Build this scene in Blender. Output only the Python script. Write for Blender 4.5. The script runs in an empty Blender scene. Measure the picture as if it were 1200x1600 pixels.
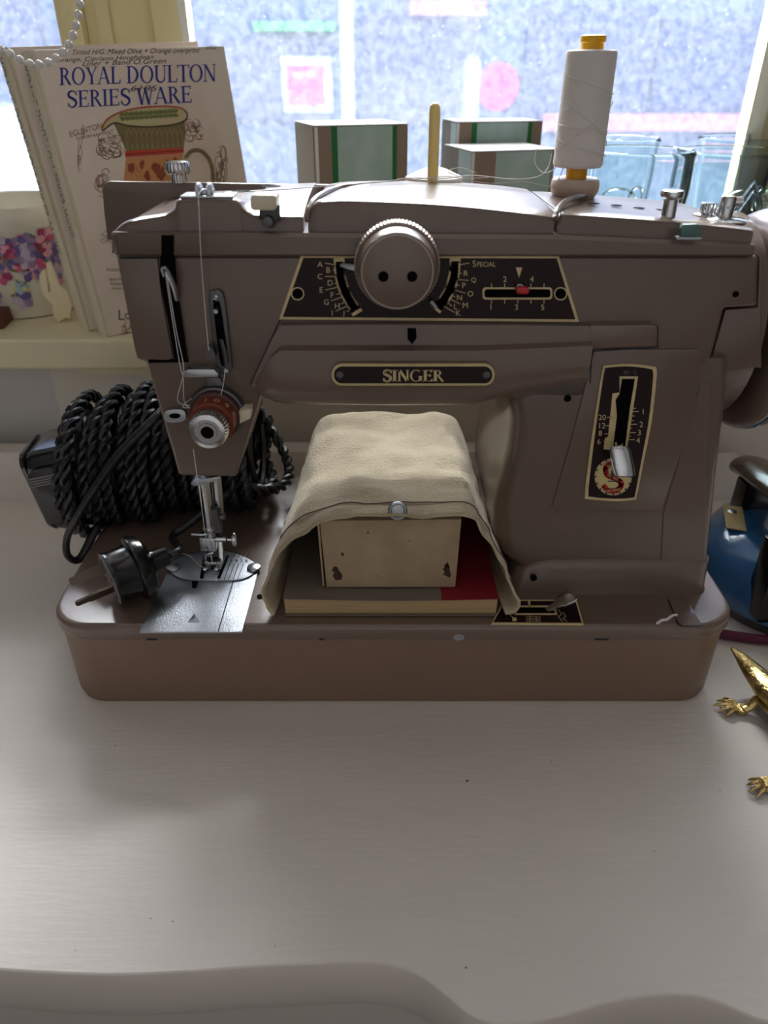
import bpy, bmesh, math, random
from mathutils import Vector, Matrix
from math import sin, cos, pi, radians as R
random.seed(7)
S = bpy.context.scene
C = S.collection

# ------------------------------------------------------------ camera, sky, light, exposure
FPX = 1130.0                       # focal length in pixels of the 1200x1600 frame
PITCH = math.atan(690 / FPX)       # camera looks down
CAMZ = 0.318
SP, CP = sin(PITCH), cos(PITCH)
cam = bpy.data.cameras.new('camera')
camo = bpy.data.objects.new('camera', cam); C.objects.link(camo)
cam.sensor_fit = 'VERTICAL'; cam.sensor_height = 36; cam.lens = 36 * FPX / 1600
cam.clip_start = 0.02; cam.clip_end = 200
camo.location = (0, 0, CAMZ); camo.rotation_euler = (pi / 2 - PITCH, 0, 0)
cam.dof.use_dof = True; cam.dof.focus_distance = 0.40; cam.dof.aperture_fstop = 9.0
S.camera = camo

W = bpy.data.worlds.new('sky'); S.world = W; W.use_nodes = True
wn = W.node_tree.nodes; wn['Background'].inputs[0].default_value = (0.62, 0.74, 1.0, 1)
wn['Background'].inputs[1].default_value = 1.75
def area(name, loc, rot, sx, sy, power, col):
    l = bpy.data.lights.new(name, 'AREA'); l.shape = 'RECTANGLE'; l.size = sx; l.size_y = sy
    l.energy = power; l.color = col
    o = bpy.data.objects.new(name, l); C.objects.link(o); o.location = loc; o.rotation_euler = rot
    return o
area('window_daylight', (0.15, 1.25, 1.75), (R(-42), 0, 0), 2.4, 1.4, 560, (1.0, 0.985, 0.965))
sl = bpy.data.lights.new('added_soft_sun', 'SUN'); sl.energy = 3.6; sl.angle = R(38); sl.color = (1.0, 0.97, 0.94)  # wide sun added for low light from behind, to brighten the pouch
so = bpy.data.objects.new('added_soft_sun', sl); C.objects.link(so); so.rotation_euler = (R(-63), 0, R(6))
# area('ceiling_lamp', (0.5, -0.9, 1.55), (R(22), 0, 0), 1.2, 1.2, 0.9, (1.0, 0.93, 0.86))
S.view_settings.view_transform = 'Standard'; S.view_settings.look = 'None'
S.view_settings.exposure = 0.42; S.view_settings.gamma = 1.0; S.view_settings.use_curve_mapping = False
S.cycles.use_denoising = True
S.cycles.max_bounces = 10; S.cycles.transparent_max_bounces = 16
S.cycles.sample_clamp_indirect = 6
S.cycles.caustics_reflective = False; S.cycles.caustics_refractive = False

# ------------------------------------------------------------ measuring: a viewing ray met with a real plane of the place
CAM = Vector((0, 0, CAMZ))
def ray(u, v):
    a = (u - 600) / FPX; b = (800 - v) / FPX
    return Vector((a, CP + b * SP, -SP + b * CP))
def atY(u, v, Y):
    d = ray(u, v); return CAM + d * (Y / d.y)
def atZ(u, v, z):
    d = ray(u, v); return CAM + d * ((z - CAMZ) / d.z)
def planeY(Y): return lambda u, v: atY(u, v, Y)
def planeZ(z): return lambda u, v: atZ(u, v, z)
def planeN(p, n):
    return lambda u, v: CAM + ray(u, v) * ((p - CAM).dot(n) / ray(u, v).dot(n))

# ------------------------------------------------------------ materials
def lin(c):
    return tuple(((x / 255) / 12.92 if x / 255 <= 0.04045 else ((x / 255 + 0.055) / 1.055) ** 2.4) for x in c) + (1,)
MATS = {}
def mat(name, rgb, rough=0.5, metal=0.0, bump=0.0, bscale=200, vary=0.0, vscale=20, coat=0.0, stretch=None,
        trans=0.0, spec=0.5, sheen=0.0, col2=None, emit=None):
    m = bpy.data.materials.new(name); m.use_nodes = True; nt = m.node_tree; n = nt.nodes; L = nt.links
    b = n['Principled BSDF']
    b.inputs['Base Color'].default_value = lin(rgb); b.inputs['Roughness'].default_value = rough
    b.inputs['Metallic'].default_value = metal; b.inputs['Coat Weight'].default_value = coat
    b.inputs['Coat Roughness'].default_value = 0.12
    b.inputs['Transmission Weight'].default_value = trans; b.inputs['Specular IOR Level'].default_value = spec
    b.inputs['Sheen Weight'].default_value = sheen
    tc = n.new('ShaderNodeTexCoord'); mp = n.new('ShaderNodeMapping')
    L.new(tc.outputs['Object'], mp.inputs['Vector'])
    if stretch: mp.inputs['Scale'].default_value = stretch
    if vary or col2:
        nz = n.new('ShaderNodeTexNoise'); nz.inputs['Scale'].default_value = vscale; nz.inputs['Detail'].default_value = 6
        L.new(mp.outputs[0], nz.inputs['Vector'])
        mx = n.new('ShaderNodeMix'); mx.data_type = 'RGBA'
        c = lin(rgb); mx.inputs['A'].default_value = c
        mx.inputs['B'].default_value = lin(col2) if col2 else tuple(x * (1 - vary) for x in c[:3]) + (1,)
        rp = n.new('ShaderNodeMapRange'); rp.inputs['From Min'].default_value = 0.42; rp.inputs['From Max'].default_value = 0.68
        L.new(nz.outputs[0], rp.inputs['Value']); L.new(rp.outputs[0], mx.inputs['Factor'])
        L.new(mx.outputs['Result'], b.inputs['Base Color'])
    if bump:
        nb = n.new('ShaderNodeTexNoise'); nb.inputs['Scale'].default_value = bscale; nb.inputs['Detail'].default_value = 4
        L.new(mp.outputs[0], nb.inputs['Vector'])
        bp = n.new('ShaderNodeBump'); bp.inputs['Strength'].default_value = bump; bp.inputs['Distance'].default_value = 0.001
        L.new(nb.outputs[0], bp.inputs['Height']); L.new(bp.outputs[0], b.inputs['Normal'])
    if emit:
        b.inputs['Emission Color'].default_value = lin(emit[0]); b.inputs['Emission Strength'].default_value = emit[1]
    MATS[name] = m
    return m
paint = mat('taupe enamel', (108, 90, 79), 0.30, bump=0.05, bscale=500, coat=0.4, vary=0.06, vscale=30)
paint2 = mat('light taupe enamel', (116, 98, 87), 0.28, bump=0.05, bscale=400, coat=0.4)
case_m = mat('beige case enamel', (136, 110, 93), 0.38, bump=0.08, bscale=300, vary=0.05, vscale=14)
cream = mat('cream plastic', (224, 214, 190), 0.35)
ivory = mat('ivory spool pin', (240, 218, 140), 0.35)
chrome = mat('chrome', (205, 207, 210), 0.16, 1.0, bump=0.03, bscale=600)
steel = mat('brushed steel', (176, 180, 186), 0.33, 1.0, bump=0.08, bscale=900)
plate_m = mat('satin steel plate', (190, 196, 204), 0.36, 1.0, bump=0.35, bscale=1500, vary=0.12, vscale=80)
darkmetal = mat('dark worn metal', (96, 96, 98), 0.38, 0.8, bump=0.2, bscale=400)
black = mat('black plastic', (12, 12, 13), 0.22, bump=0.08, bscale=260, coat=0.3)
hole = mat('opening shade', (4, 4, 6), 0.9, spec=0.1)  # near-black plates: shade inside slots and holes put into the colour
cable = mat('black twisted flex', (26, 28, 32), 0.27, bump=0.4, bscale=900)
plum = mat('dark plum plate', (34, 12, 18), 0.38, spec=0.25, vary=0.2, vscale=90)
gold = mat('gold print', (222, 202, 152), 0.45, 0.0, vary=0.15, vscale=200)
red = mat('red plastic', (190, 30, 40), 0.3)
copper = mat('rust red dial', (128, 54, 36), 0.42)
ink = mat('dark engraving', (36, 38, 42), 0.6)
thread_m = mat('white thread', (232, 230, 228), 0.8, bump=0.35, bscale=300, stretch=(1, 1, 14), sheen=0.3)
yellow = mat('yellow spool core', (238, 176, 20), 0.35)
canvas = mat('oatmeal canvas', (205, 190, 158), 0.9, bump=1.0, bscale=700, col2=(184, 168, 138), vscale=28, sheen=0.3)
card = mat('old cardboard', (178, 158, 128), 0.9, bump=0.5, bscale=500, vary=0.18, vscale=45)
stain = mat('dark brown stain', (62, 44, 30), 0.8)
pages = mat('yellowed page edges', (205, 176, 130), 0.9, bump=1.0, bscale=900, stretch=(0.05, 0.05, 3))
greycover = mat('grey paper cover', (120, 110, 98), 0.7)
redcover = mat('red paper cover', (132, 20, 36), 0.6)
table_m = mat('white painted wood', (222, 215, 208), 0.45, bump=0.16, bscale=60, stretch=(1, 6, 1), vary=0.035, vscale=9)
speck = mat('dark chip in paint', (70, 60, 52), 0.8)
wallp = mat('pale grey wall paint', (206, 204, 200), 0.7, bump=0.25, bscale=60, stretch=(1, 1, 6))
apron_m = mat('beige painted apron', (214, 208, 196), 0.6, bump=0.2, bscale=60)
sill_m = mat('cream gloss paint', (226, 216, 180), 0.4, bump=0.25, bscale=60, stretch=(0.4, 4, 1))
frame_m = mat('pale yellow frame paint', (234, 222, 172), 0.45, bump=0.15, bscale=60)
roomwall = mat('room wall paint', (98, 95, 93), 0.8)
roomfloor = mat('brown carpet', (78, 70, 64), 0.95, bump=0.6, bscale=300)
ceil_m = mat('ceiling paint', (150, 144, 138), 0.9)
brass = mat('aged brass', (222, 198, 138), 0.30, 1.0, bump=0.9, bscale=420, col2=(160, 136, 84), vscale=120)
blue_en = mat('blue enamel', (70, 128, 190), 0.2, coat=1.0, col2=(46, 92, 150), vscale=22)
handle_br = mat('brown bakelite', (78, 60, 52), 0.25, coat=0.4)
wood = mat('dark red wood', (96, 46, 32), 0.5)
purple = mat('plum cloth flex', (92, 30, 56), 0.8)
bead = mat('white beads', (232, 232, 230), 0.35, bump=0.3, bscale=900)
felt = mat('white felt', (236, 236, 236), 0.9)
boxgrey = mat('grey box card', (158, 152, 142), 0.75, vary=0.08, vscale=20)
boxtaupe = mat('taupe box card', (158, 138, 122), 0.75)
boxgreen = mat('dark green print', (30, 120, 62), 0.6)
boxpale = mat('pale aqua print', (178, 208, 198), 0.5, col2=(206, 226, 224), vscale=30)
boxwhite = mat('white box card', (246, 248, 248), 0.6)
teal = mat('teal green plastic', (86, 122, 116), 0.35)
bookcover = mat('pinkish grey printed cover', (236, 222, 208), 0.42, col2=(220, 198, 180), vscale=14, coat=0.2)
bookspine = mat('cream printed spine', (226, 216, 192), 0.5, vary=0.08, vscale=40)
paper = mat('book paper', (226, 214, 190), 0.9)
royal = mat('royal blue ink', (40, 52, 150), 0.5)
brownink = mat('brown pencil ink', (84, 66, 56), 0.7)
def flat(name, rgb, rough=0.55): return mat(name, rgb, rough)
china = mat('glazed white china', (226, 222, 204), 0.18, coat=0.5)

def glass_mat(name, col, rough=0.0):
    m = bpy.data.materials.new(name); m.use_nodes = True; nt = m.node_tree; n = nt.nodes; L = nt.links
    n.remove(n['Principled BSDF'])
    g = n.new('ShaderNodeBsdfGlass'); g.inputs[0].default_value = col; g.inputs['Roughness'].default_value = rough
    g.inputs['IOR'].default_value = 1.42
    L.new(g.outputs[0], n['Material Output'].inputs[0])
    return m
tumbler_m = glass_mat('aqua tumbler glass', (0.955, 0.992, 0.990, 1))
def dusty_glass():
    m = bpy.data.materials.new('dusty window glass'); m.use_nodes = True; nt = m.node_tree; n = nt.nodes; L = nt.links
    n.remove(n['Principled BSDF'])
    tr = n.new('ShaderNodeBsdfTransparent'); tr.inputs[0].default_value = (0.97, 0.985, 1, 1)
    tl = n.new('ShaderNodeBsdfTranslucent'); tl.inputs[0].default_value = (0.88, 0.93, 1.0, 1)
    gl = n.new('ShaderNodeBsdfGlossy'); gl.inputs['Roughness'].default_value = 0.02
    tc = n.new('ShaderNodeTexCoord')
    nz = n.new('ShaderNodeTexNoise'); nz.inputs['Scale'].default_value = 130; nz.inputs['Detail'].default_value = 9; nz.inputs['Roughness'].default_value = 0.75
    n2 = n.new('ShaderNodeTexNoise'); n2.inputs['Scale'].default_value = 5; n2.inputs['Detail'].default_value = 3
    vo = n.new('ShaderNodeTexVoronoi'); vo.inputs['Scale'].default_value = 110; vo.inputs['Randomness'].default_value = 1
    for x in (nz, n2, vo): L.new(tc.outputs['Object'], x.inputs['Vector'])
    r1 = n.new('ShaderNodeMapRange'); r1.inputs['From Min'].default_value = 0.38; r1.inputs['From Max'].default_value = 0.72
    r1.inputs['To Min'].default_value = 0.02; r1.inputs['To Max'].default_value = 0.08
    L.new(nz.outputs[0], r1.inputs['Value'])
    r2 = n.new('ShaderNodeMapRange'); r2.inputs['From Min'].default_value = 0.35; r2.inputs['From Max'].default_value = 0.7
    r2.inputs['To Min'].default_value = 0.0; r2.inputs['To Max'].default_value = 0.015
    L.new(n2.outputs[0], r2.inputs['Value'])
    r3 = n.new('ShaderNodeMapRange'); r3.inputs['From Min'].default_value = 0.05; r3.inputs['From Max'].default_value = 0.12
    r3.inputs['To Min'].default_value = 0.08; r3.inputs['To Max'].default_value = 0.0
    L.new(vo.outputs['Distance'], r3.inputs['Value'])
    a = n.new('ShaderNodeMath'); L.new(r1.outputs[0], a.inputs[0]); L.new(r2.outputs[0], a.inputs[1])
    a2 = n.new('ShaderNodeMath'); L.new(a.outputs[0], a2.inputs[0]); L.new(r3.outputs[0], a2.inputs[1]); a2.use_clamp = True
    mx = n.new('ShaderNodeMixShader'); L.new(a2.outputs[0], mx.inputs[0]); L.new(tr.outputs[0], mx.inputs[1]); L.new(tl.outputs[0], mx.inputs[2])
    fr = n.new('ShaderNodeFresnel'); fr.inputs[0].default_value = 1.4
    m2 = n.new('ShaderNodeMixShader'); L.new(fr.outputs[0], m2.inputs[0]); L.new(mx.outputs[0], m2.inputs[1]); L.new(gl.outputs[0], m2.inputs[2])
    L.new(m2.outputs[0], n['Material Output'].inputs[0])
    return m
dusty = dusty_glass()

# ------------------------------------------------------------ mesh builder
class MB:
    def __init__(s): s.v = []; s.f = []; s.m = []; s.mats = []
    def mi(s, m):
        if m not in s.mats: s.mats.append(m)
        return s.mats.index(m)
    def add(s, vs, fs, m=None):
        o = len(s.v); s.v += [Vector(x) for x in vs]; k = s.mi(m) if m else 0
        for f in fs: s.f.append(tuple(i + o for i in f)); s.m.append(k)
        return s
    def box(s, x0, x1, y0, y1, z0, z1, m=None, M=None):
        vs = [Vector((x, y, z)) for x in (x0, x1) for y in (y0, y1) for z in (z0, z1)]
        if M: vs = [M @ v for v in vs]
        return s.add(vs, [(0, 1, 3, 2), (4, 6, 7, 5), (0, 4, 5, 1), (2, 3, 7, 6), (0, 2, 6, 4), (1, 5, 7, 3)], m)
    def slab(s, pts, off, m=None):          # polygon of 3D points pushed by a vector
        n = len(pts); off = Vector(off); a = [Vector(p) for p in pts]
        return s.add(a + [p + off for p in a], [tuple(range(n))[::-1], tuple(range(n, 2 * n))] +
                     [(i, (i + 1) % n, (i + 1) % n + n, i + n) for i in range(n)], m)
    def poly(s, pts, m=None): return s.add(pts, [tuple(range(len(pts)))], m)
    def tube(s, pts, r, seg=8, m=None, closed=False, cap=True, flat=1.0):
        P = [Vector(p) for p in pts]; n = len(P)
        rr = r if isinstance(r, (list, tuple)) else [r] * n
        t = []
        for i in range(n):
            a = P[(i - 1) % n] if (closed or i > 0) else P[i]; b = P[(i + 1) % n] if (closed or i < n - 1) else P[i]
            d = b - a; t.append(d.normalized() if d.length > 1e-9 else Vector((0, 0, 1)))
        u = t[0].orthogonal().normalized(); vs = []
        if abs(t[0].z) < 0.95: u = (Vector((0, 0, 1)) - t[0] * t[0].z).normalized()
        for i in range(n):
            u = (u - t[i] * u.dot(t[i]));
            u = u.normalized() if u.length > 1e-6 else t[i].orthogonal().normalized()
            w = t[i].cross(u)
            for k in range(seg):
                a = 2 * pi * k / seg; vs.append(P[i] + u * cos(a) * rr[i] * flat + w * sin(a) * rr[i])
        fs = []
        for i in range(n if closed else n - 1):
            j = (i + 1) % n
            for k in range(seg): fs.append((i * seg + k, i * seg + (k + 1) % seg, j * seg + (k + 1) % seg, j * seg + k))
        if cap and not closed: fs += [tuple(range(seg))[::-1], tuple((n - 1) * seg + k for k in range(seg))]
        return s.add(vs, fs, m)
    def lathe(s, prof, c, ax, seg=32, m=None, knurl=0, depth=0.0, cap=True):    # prof: (r, h) along axis ax from c
        ax = Vector(ax).normalized(); c = Vector(c)
        u = Vector((1, 0, 0)) if abs(ax.x) < 0.9 else Vector((0, 1, 0)); u = (u - ax * ax.dot(u)).normalized(); w = ax.cross(u)
        vs = []
        for r, h in prof:
            for k in range(seg):
                a = 2 * pi * k / seg; q = r * (1 - (depth if (knurl and k % 2) else 0))
                vs.append(c + ax * h + u * cos(a) * q + w * sin(a) * q)
        fs = [(i * seg + k, i * seg + (k + 1) % seg, (i + 1) * seg + (k + 1) % seg, (i + 1) * seg + k) for i in range(len(prof) - 1) for k in range(seg)]
        if cap: fs += [tuple(range(seg))[::-1], tuple((len(prof) - 1) * seg + k for k in range(seg))]
        return s.add(vs, fs, m)
    def loft(s, secs, m=None, cap=True):
        n = len(secs[0]); vs = [p for sec in secs for p in sec]
        fs = [(i * n + k, i * n + (k + 1) % n, (i + 1) * n + (k + 1) % n, (i + 1) * n + k) for i in range(len(secs) - 1) for k in range(n)]
        if cap: fs += [tuple(range(n))[::-1], tuple((len(secs) - 1) * n + k for k in range(n))]
        return s.add(vs, fs, m)
    def line(s, px, w, P, m=None, closed=False):    # a flat printed line, px in picture measure laid on surface P
        n = len(px)
        for i in range(n if closed else n - 1):
            a = Vector(px[i]); b = Vector(px[(i + 1) % n]); d = (b - a)
            if d.length < 1e-6: continue
            d.normalize(); q = Vector((-d.y, d.x)) * w / 2; e = d * w * 0.35
            s.poly([P(*(a - e + q)), P(*(b + e + q)), P(*(b + e - q)), P(*(a - e - q))], m)
        return s
    def build(s, name, m=None, parent=None, bevel=0, seg=2, ang=35, sub=0, recalc=True, smooth=True, mods=()):
        me = bpy.data.meshes.new(name); bm = bmesh.new()
        vs = [bm.verts.new(v) for v in s.v]
        for f, k in zip(s.f, s.m):
            try: fc = bm.faces.new([vs[i] for i in f]); fc.material_index = k
            except ValueError: pass
        bmesh.ops.remove_doubles(bm, verts=bm.verts, dist=1e-6)
        if recalc: bmesh.ops.recalc_face_normals(bm, faces=bm.faces)
        if bevel:
            es = [e for e in bm.edges if len(e.link_faces) == 2 and e.calc_face_angle(0) > R(ang)]
            bmesh.ops.bevel(bm, geom=es, offset=bevel, segments=seg, profile=0.6, affect='EDGES', clamp_overlap=True)
        bm.to_mesh(me); bm.free()
        for x in (s.mats or [m]): me.materials.append(x)
        if s.mats and m and None in s.mats: pass
        if smooth:
            for p in me.polygons: p.use_smooth = True
            me.set_sharp_from_angle(angle=R(40))
        o = bpy.data.objects.new(name, me); C.objects.link(o)
        if parent:
            o.parent = parent
            o.matrix_parent_inverse = Matrix.Identity(4)
            # geometry is written in world measure: bring it to the parent's frame
            pm = world_of(parent).inverted(); me.transform(pm)
        if sub:
            md = o.modifiers.new('sub', 'SUBSURF'); md.levels = sub; md.render_levels = sub
        return o
def world_of(o):
    M = Matrix.LocRotScale(o.location, o.rotation_euler, o.scale)
    return world_of(o.parent) @ M if o.parent else M
def thing(name, label, cat, loc=(0, 0, 0), rz=0, group=None):
    o = bpy.data.objects.new(name, None); C.objects.link(o); o.empty_display_size = 0.02
    o.location = loc; o.rotation_euler = (0, 0, rz); o['label'] = label; o['category'] = cat
    if group: o['group'] = group
    return o
def tag(o, label, cat, group=None, kind=None):
    o['label'] = label; o['category'] = cat
    if group: o['group'] = group
    if kind: o['kind'] = kind
    return o
def struct(o): o['kind'] = 'structure'; return o
def copy_tree(o, parent=None):
    c = o.copy(); C.objects.link(c); c.parent = parent
    for ch in [x for x in bpy.data.objects if x.parent == o]: copy_tree(ch, c)
    return c
def pp(P, px): return [P(*p) for p in px]
def circ(cx, cy, r, n=24, ry=None, a0=0, a1=2 * pi):
    ry = ry or r
    full = abs(a1 - a0 - 2 * pi) < 1e-6
    return [(cx + r * cos(a0 + (a1 - a0) * k / (n if full else n - 1)), cy + ry * sin(a0 + (a1 - a0) * k / (n if full else n - 1))) for k in range(n)]
def rrect(x0, x1, y0, y1, r, n=6):
    out = []
    for cx, cy, a in ((x1 - r, y1 - r, 0), (x0 + r, y1 - r, 1), (x0 + r, y0 + r, 2), (x1 - r, y0 + r, 3)):
        for k in range(n + 1):
            t = (a + k / n) * pi / 2; out.append((cx + r * cos(t), cy + r * sin(t)))
    return out
def smoothpts(pts, n=8, closed=False):      # Catmull-Rom through points of any dimension
    P = [Vector(p) for p in pts]; m = len(P); out = []
    for i in range(m if closed else m - 1):
        p0 = P[(i - 1) % m] if (closed or i > 0) else P[i] * 2 - P[i + 1]
        p1 = P[i]; p2 = P[(i + 1) % m]
        p3 = P[(i + 2) % m] if (closed or i < m - 2) else p2 * 2 - p1
        for k in range(n):
            t = k / n
            out.append(0.5 * ((2 * p1) + (p2 - p0) * t + (2 * p0 - 5 * p1 + 4 * p2 - p3) * t * t + (3 * p1 - p0 - 3 * p2 + p3) * t ** 3))
    if not closed: out.append(P[-1])
    return out

# ------------------------------------------------------------ lettering
_tc = {}
def glyphs(txt):
    if txt not in _tc:
        cu = bpy.data.curves.new('t', 'FONT'); cu.body = txt; cu.size = 1.0; cu.resolution_u = 3
        cu.align_x = 'CENTER'; cu.align_y = 'CENTER'
        o = bpy.data.objects.new('t', cu); C.objects.link(o)
        dg = bpy.context.evaluated_depsgraph_get(); dg.update()
        me = bpy.data.meshes.new_from_object(o.evaluated_get(dg))
        vs = [(v.co.x, v.co.y) for v in me.vertices]; fs = [tuple(p.vertices) for p in me.polygons]
        bpy.data.objects.remove(o); bpy.data.curves.remove(cu); bpy.data.meshes.remove(me)
        if vs:
            y0 = min(v[1] for v in vs); y1 = max(v[1] for v in vs); x0 = min(v[0] for v in vs); x1 = max(v[0] for v in vs)
            vs = [(v[0] - (x0 + x1) / 2, v[1] - (y0 + y1) / 2) for v in vs]
            _tc[txt] = (vs, fs, y1 - y0, x1 - x0)
        else: _tc[txt] = ([], [], 1, 1)
    return _tc[txt]
def text(mb, txt, u, v, h, P, m=None, ang=0, shear=0, w=None, wx=1.0):   # centred on (u, v), cap height h
    vs, fs, H, Wd = glyphs(txt); k = h / H; kx = (w / Wd) if w else k * wx
    ca, sa = cos(R(ang)), sin(R(ang)); out = []
    for x, y in vs:
        a = x * kx + y * k * shear; b = -y * k
        out.append(P(u + a * ca - b * sa, v + a * sa + b * ca))
    mb.add(out, fs, m)
def _quad(a, b, wa, wb=None, horiz=True):
    wb = wb or wa
    return [(a[0] - wa / 2, a[1]), (a[0] + wa / 2, a[1]), (b[0] + wb / 2, b[1]), (b[0] - wb / 2, b[1])]
def _ring(cx, cy, ro, rO, ri, rI, a0, a1, n=16, dx=0):
    out = []
    for k in range(n):
        p = [R(a0 + (a1 - a0) * (k + j) / n) for j in (0, 1)]
        out.append([(cx + ro * cos(p[0]), cy + rO * sin(p[0])), (cx + ro * cos(p[1]), cy + rO * sin(p[1])),
                    (cx + dx + ri * cos(p[1]), cy + rI * sin(p[1])), (cx + dx + ri * cos(p[0]), cy + rI * sin(p[0]))])
    return out
def _bar(x0, x1, y, h=0.045): return [(x0, y - h / 2), (x1, y - h / 2), (x1, y + h / 2), (x0, y + h / 2)]
def serif(ch, K=0.15, T=0.06):
    def stem(x, w=K, s=0.1): return [_quad((x, 0), (x, 1), w), _bar(x - w / 2 - s, x + w / 2 + s, 0.022), _bar(x - w / 2 - s, x + w / 2 + s, 0.978)]
    if ch == 'I': return stem(.17), .36
    if ch == 'R': return stem(.17) + _ring(.26, .74, .34, .26, .2, .2, -90, 90) + [_bar(.17, .27, .98, .06), _bar(.17, .27, .5, .05), [(.3, .5), (.46, .5), (.8, -.02), (.62, -.02)]], .78
    if ch == 'D': return stem(.17) + _ring(.3, .5, .5, .5, .34, .44, -90, 90) + [_bar(.17, .32, .97, .06), _bar(.17, .32, .03, .06)], .86
    if ch == 'O': return _ring(.45, .5, .44, .52, .29, .46, 0, 360, 28), .9
    if ch == 'G': return _ring(.45, .5, .44, .52, .29, .46, 45, 330, 24) + [_quad((.76, .06), (.76, .44), K), _bar(.6, .92, .44)], .92
    if ch == 'Y': return [_quad((.4, 0), (.4, .48), K), _quad((.4, .45), (.12, 1), K), _quad((.4, .45), (.7, 1), T), _bar(.24, .56, .022), _bar(-.02, .26, .978), _bar(.58, .82, .978)], .74
    if ch == 'A': return [_quad((.1, 0), (.42, 1.02), T), _quad((.74, 0), (.42, 1.02), K), _bar(.2, .62, .34, .05), _bar(-.02, .22, .022), _bar(.6, .9, .022)], .84
    if ch == 'L': return stem(.17) + [_bar(.17, .62, .03, .06), _quad((.6, 0), (.64, .24), T)], .66
    if ch == 'U': return [_quad((.17, .3), (.17, 1), K), _quad((.7, .3), (.7, 1), T), _bar(.02, .34, .978), _bar(.58, .84, .978)] + _ring(.42, .32, .325, .34, .2, .25, 180, 360, 16, 0.03), .84
    if ch == 'T': return [_quad((.38, 0), (.38, 1), K), _bar(.22, .54, .022), _bar(.0, .76, .97, .06), _quad((.02, .8), (.0, 1), T), _quad((.74, .8), (.76, 1), T)], .74
    if ch == 'N': return [_quad((.13, 0), (.13, 1), T), _quad((.72, 0), (.72, 1), T), _quad((.7, 0), (.14, 1), K), _bar(0, .26, .022), _bar(.6, .84, .978), _bar(-.04, .18, .978)], .86
    if ch == 'E': return stem(.17) + [_bar(.17, .62, .97, .06), _bar(.17, .52, .52, .05), _bar(.17, .64, .03, .06), _quad((.6, .8), (.62, 1), T), _quad((.62, 0), (.66, .22), T), _quad((.51, .42), (.51, .62), T)], .7
    if ch == 'W': return [_quad((.3, -.02), (.08, 1), K), _quad((.3, -.02), (.52, 1), T), _quad((.74, -.02), (.5, 1), K), _quad((.74, -.02), (.96, 1), T), _bar(-.06, .22, .978), _bar(.4, .62, .978), _bar(.86, 1.06, .978)], 1.04
    if ch == 'S':
        c = smoothpts([(.58, .76), (.5, .93), (.32, .98), (.14, .88), (.13, .68), (.33, .54), (.53, .4), (.57, .2), (.42, .03), (.22, .02), (.08, .26)], 4)
        out = []
        for i in range(len(c) - 1):
            f = i / (len(c) - 1); w = T * .8 + (K * 1.1 - T * .8) * sin(pi * f) ** 1.5
            a, b = c[i], c[i + 1]; d = (b - a).normalized(); q = Vector((-d.y, d.x)) * w / 2; e = d * .015
            out.append([tuple(a - e + q), tuple(b + e + q), tuple(b + e - q), tuple(a - e - q)])
        out += [_quad((.6, .7), (.6, .98), T * .7), _quad((.07, .02), (.07, .3), T * .7)]
        return out, .66
    return [], .34
def serif_text(mb, txt, a, b, h, P, m=None, K=0.15, T=0.06):     # baseline from a to b (px), cap height h (px)
    items = []; x = 0
    for ch in txt:
        g, w = serif(ch, K, T); items.append((x, g)); x += w + 0.03
    a = Vector(a); b = Vector(b); d = (b - a) / x; up = Vector((d.y, -d.x)).normalized() * h
    for x0, g in items:
        for q in g:
            mb.poly([P(*(a + d * (x0 + px_) + up * py_)) for px_, py_ in q], m)

# ============================================================ THE SETTING
mb = MB().box(-1.7, 1.7, -2.0, 0.60, -0.76, -0.75); struct(mb.build('floor', roomfloor))
mb = MB().box(-1.7, 1.7, -2.0, 0.78, 2.40, 2.42); struct(mb.build('ceiling', ceil_m))
mb = MB().box(-1.72, -1.7, -2.0, 0.78, -0.75, 2.40); struct(mb.build('wall_left', roomwall))
mb = MB().box(1.7, 1.72, -2.0, 0.78, -0.75, 2.40); struct(mb.build('wall_right', roomwall))
mb = MB().box(-1.7, 1.7, -2.02, -2.0, -0.75, 2.40); struct(mb.build('wall_front', roomwall))
mb = MB().box(-1.7, 1.7, 0.585, 0.70, -0.75, 0.112)
mb.box(-1.7, -1.15, 0.70, 0.80, -0.75, 2.40); mb.box(1.15, 1.7, 0.70, 0.80, -0.75, 2.40); mb.box(-1.15, 1.15, 0.70, 0.80, 2.20, 2.40)
mb.box(-1.15, 1.15, 0.70, 0.80, -0.75, 0.112)
struct(mb.build('wall_back', wallp))
# apron board below the sill with its short end on the left, and the narrow bead above it
xa = atY(95, 640, 0.58).x
mb = MB().box(xa, 1.15, 0.577, 0.585, -0.1, 0.113); struct(mb.build('trim_1', apron_m, bevel=0.0015))
xb = atY(130, 577, 0.57).x
mb = MB().box(xb, 1.15, 0.566, 0.578, 0.1045, 0.1145); struct(mb.build('trim_2', sill_m, bevel=0.001))
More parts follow.
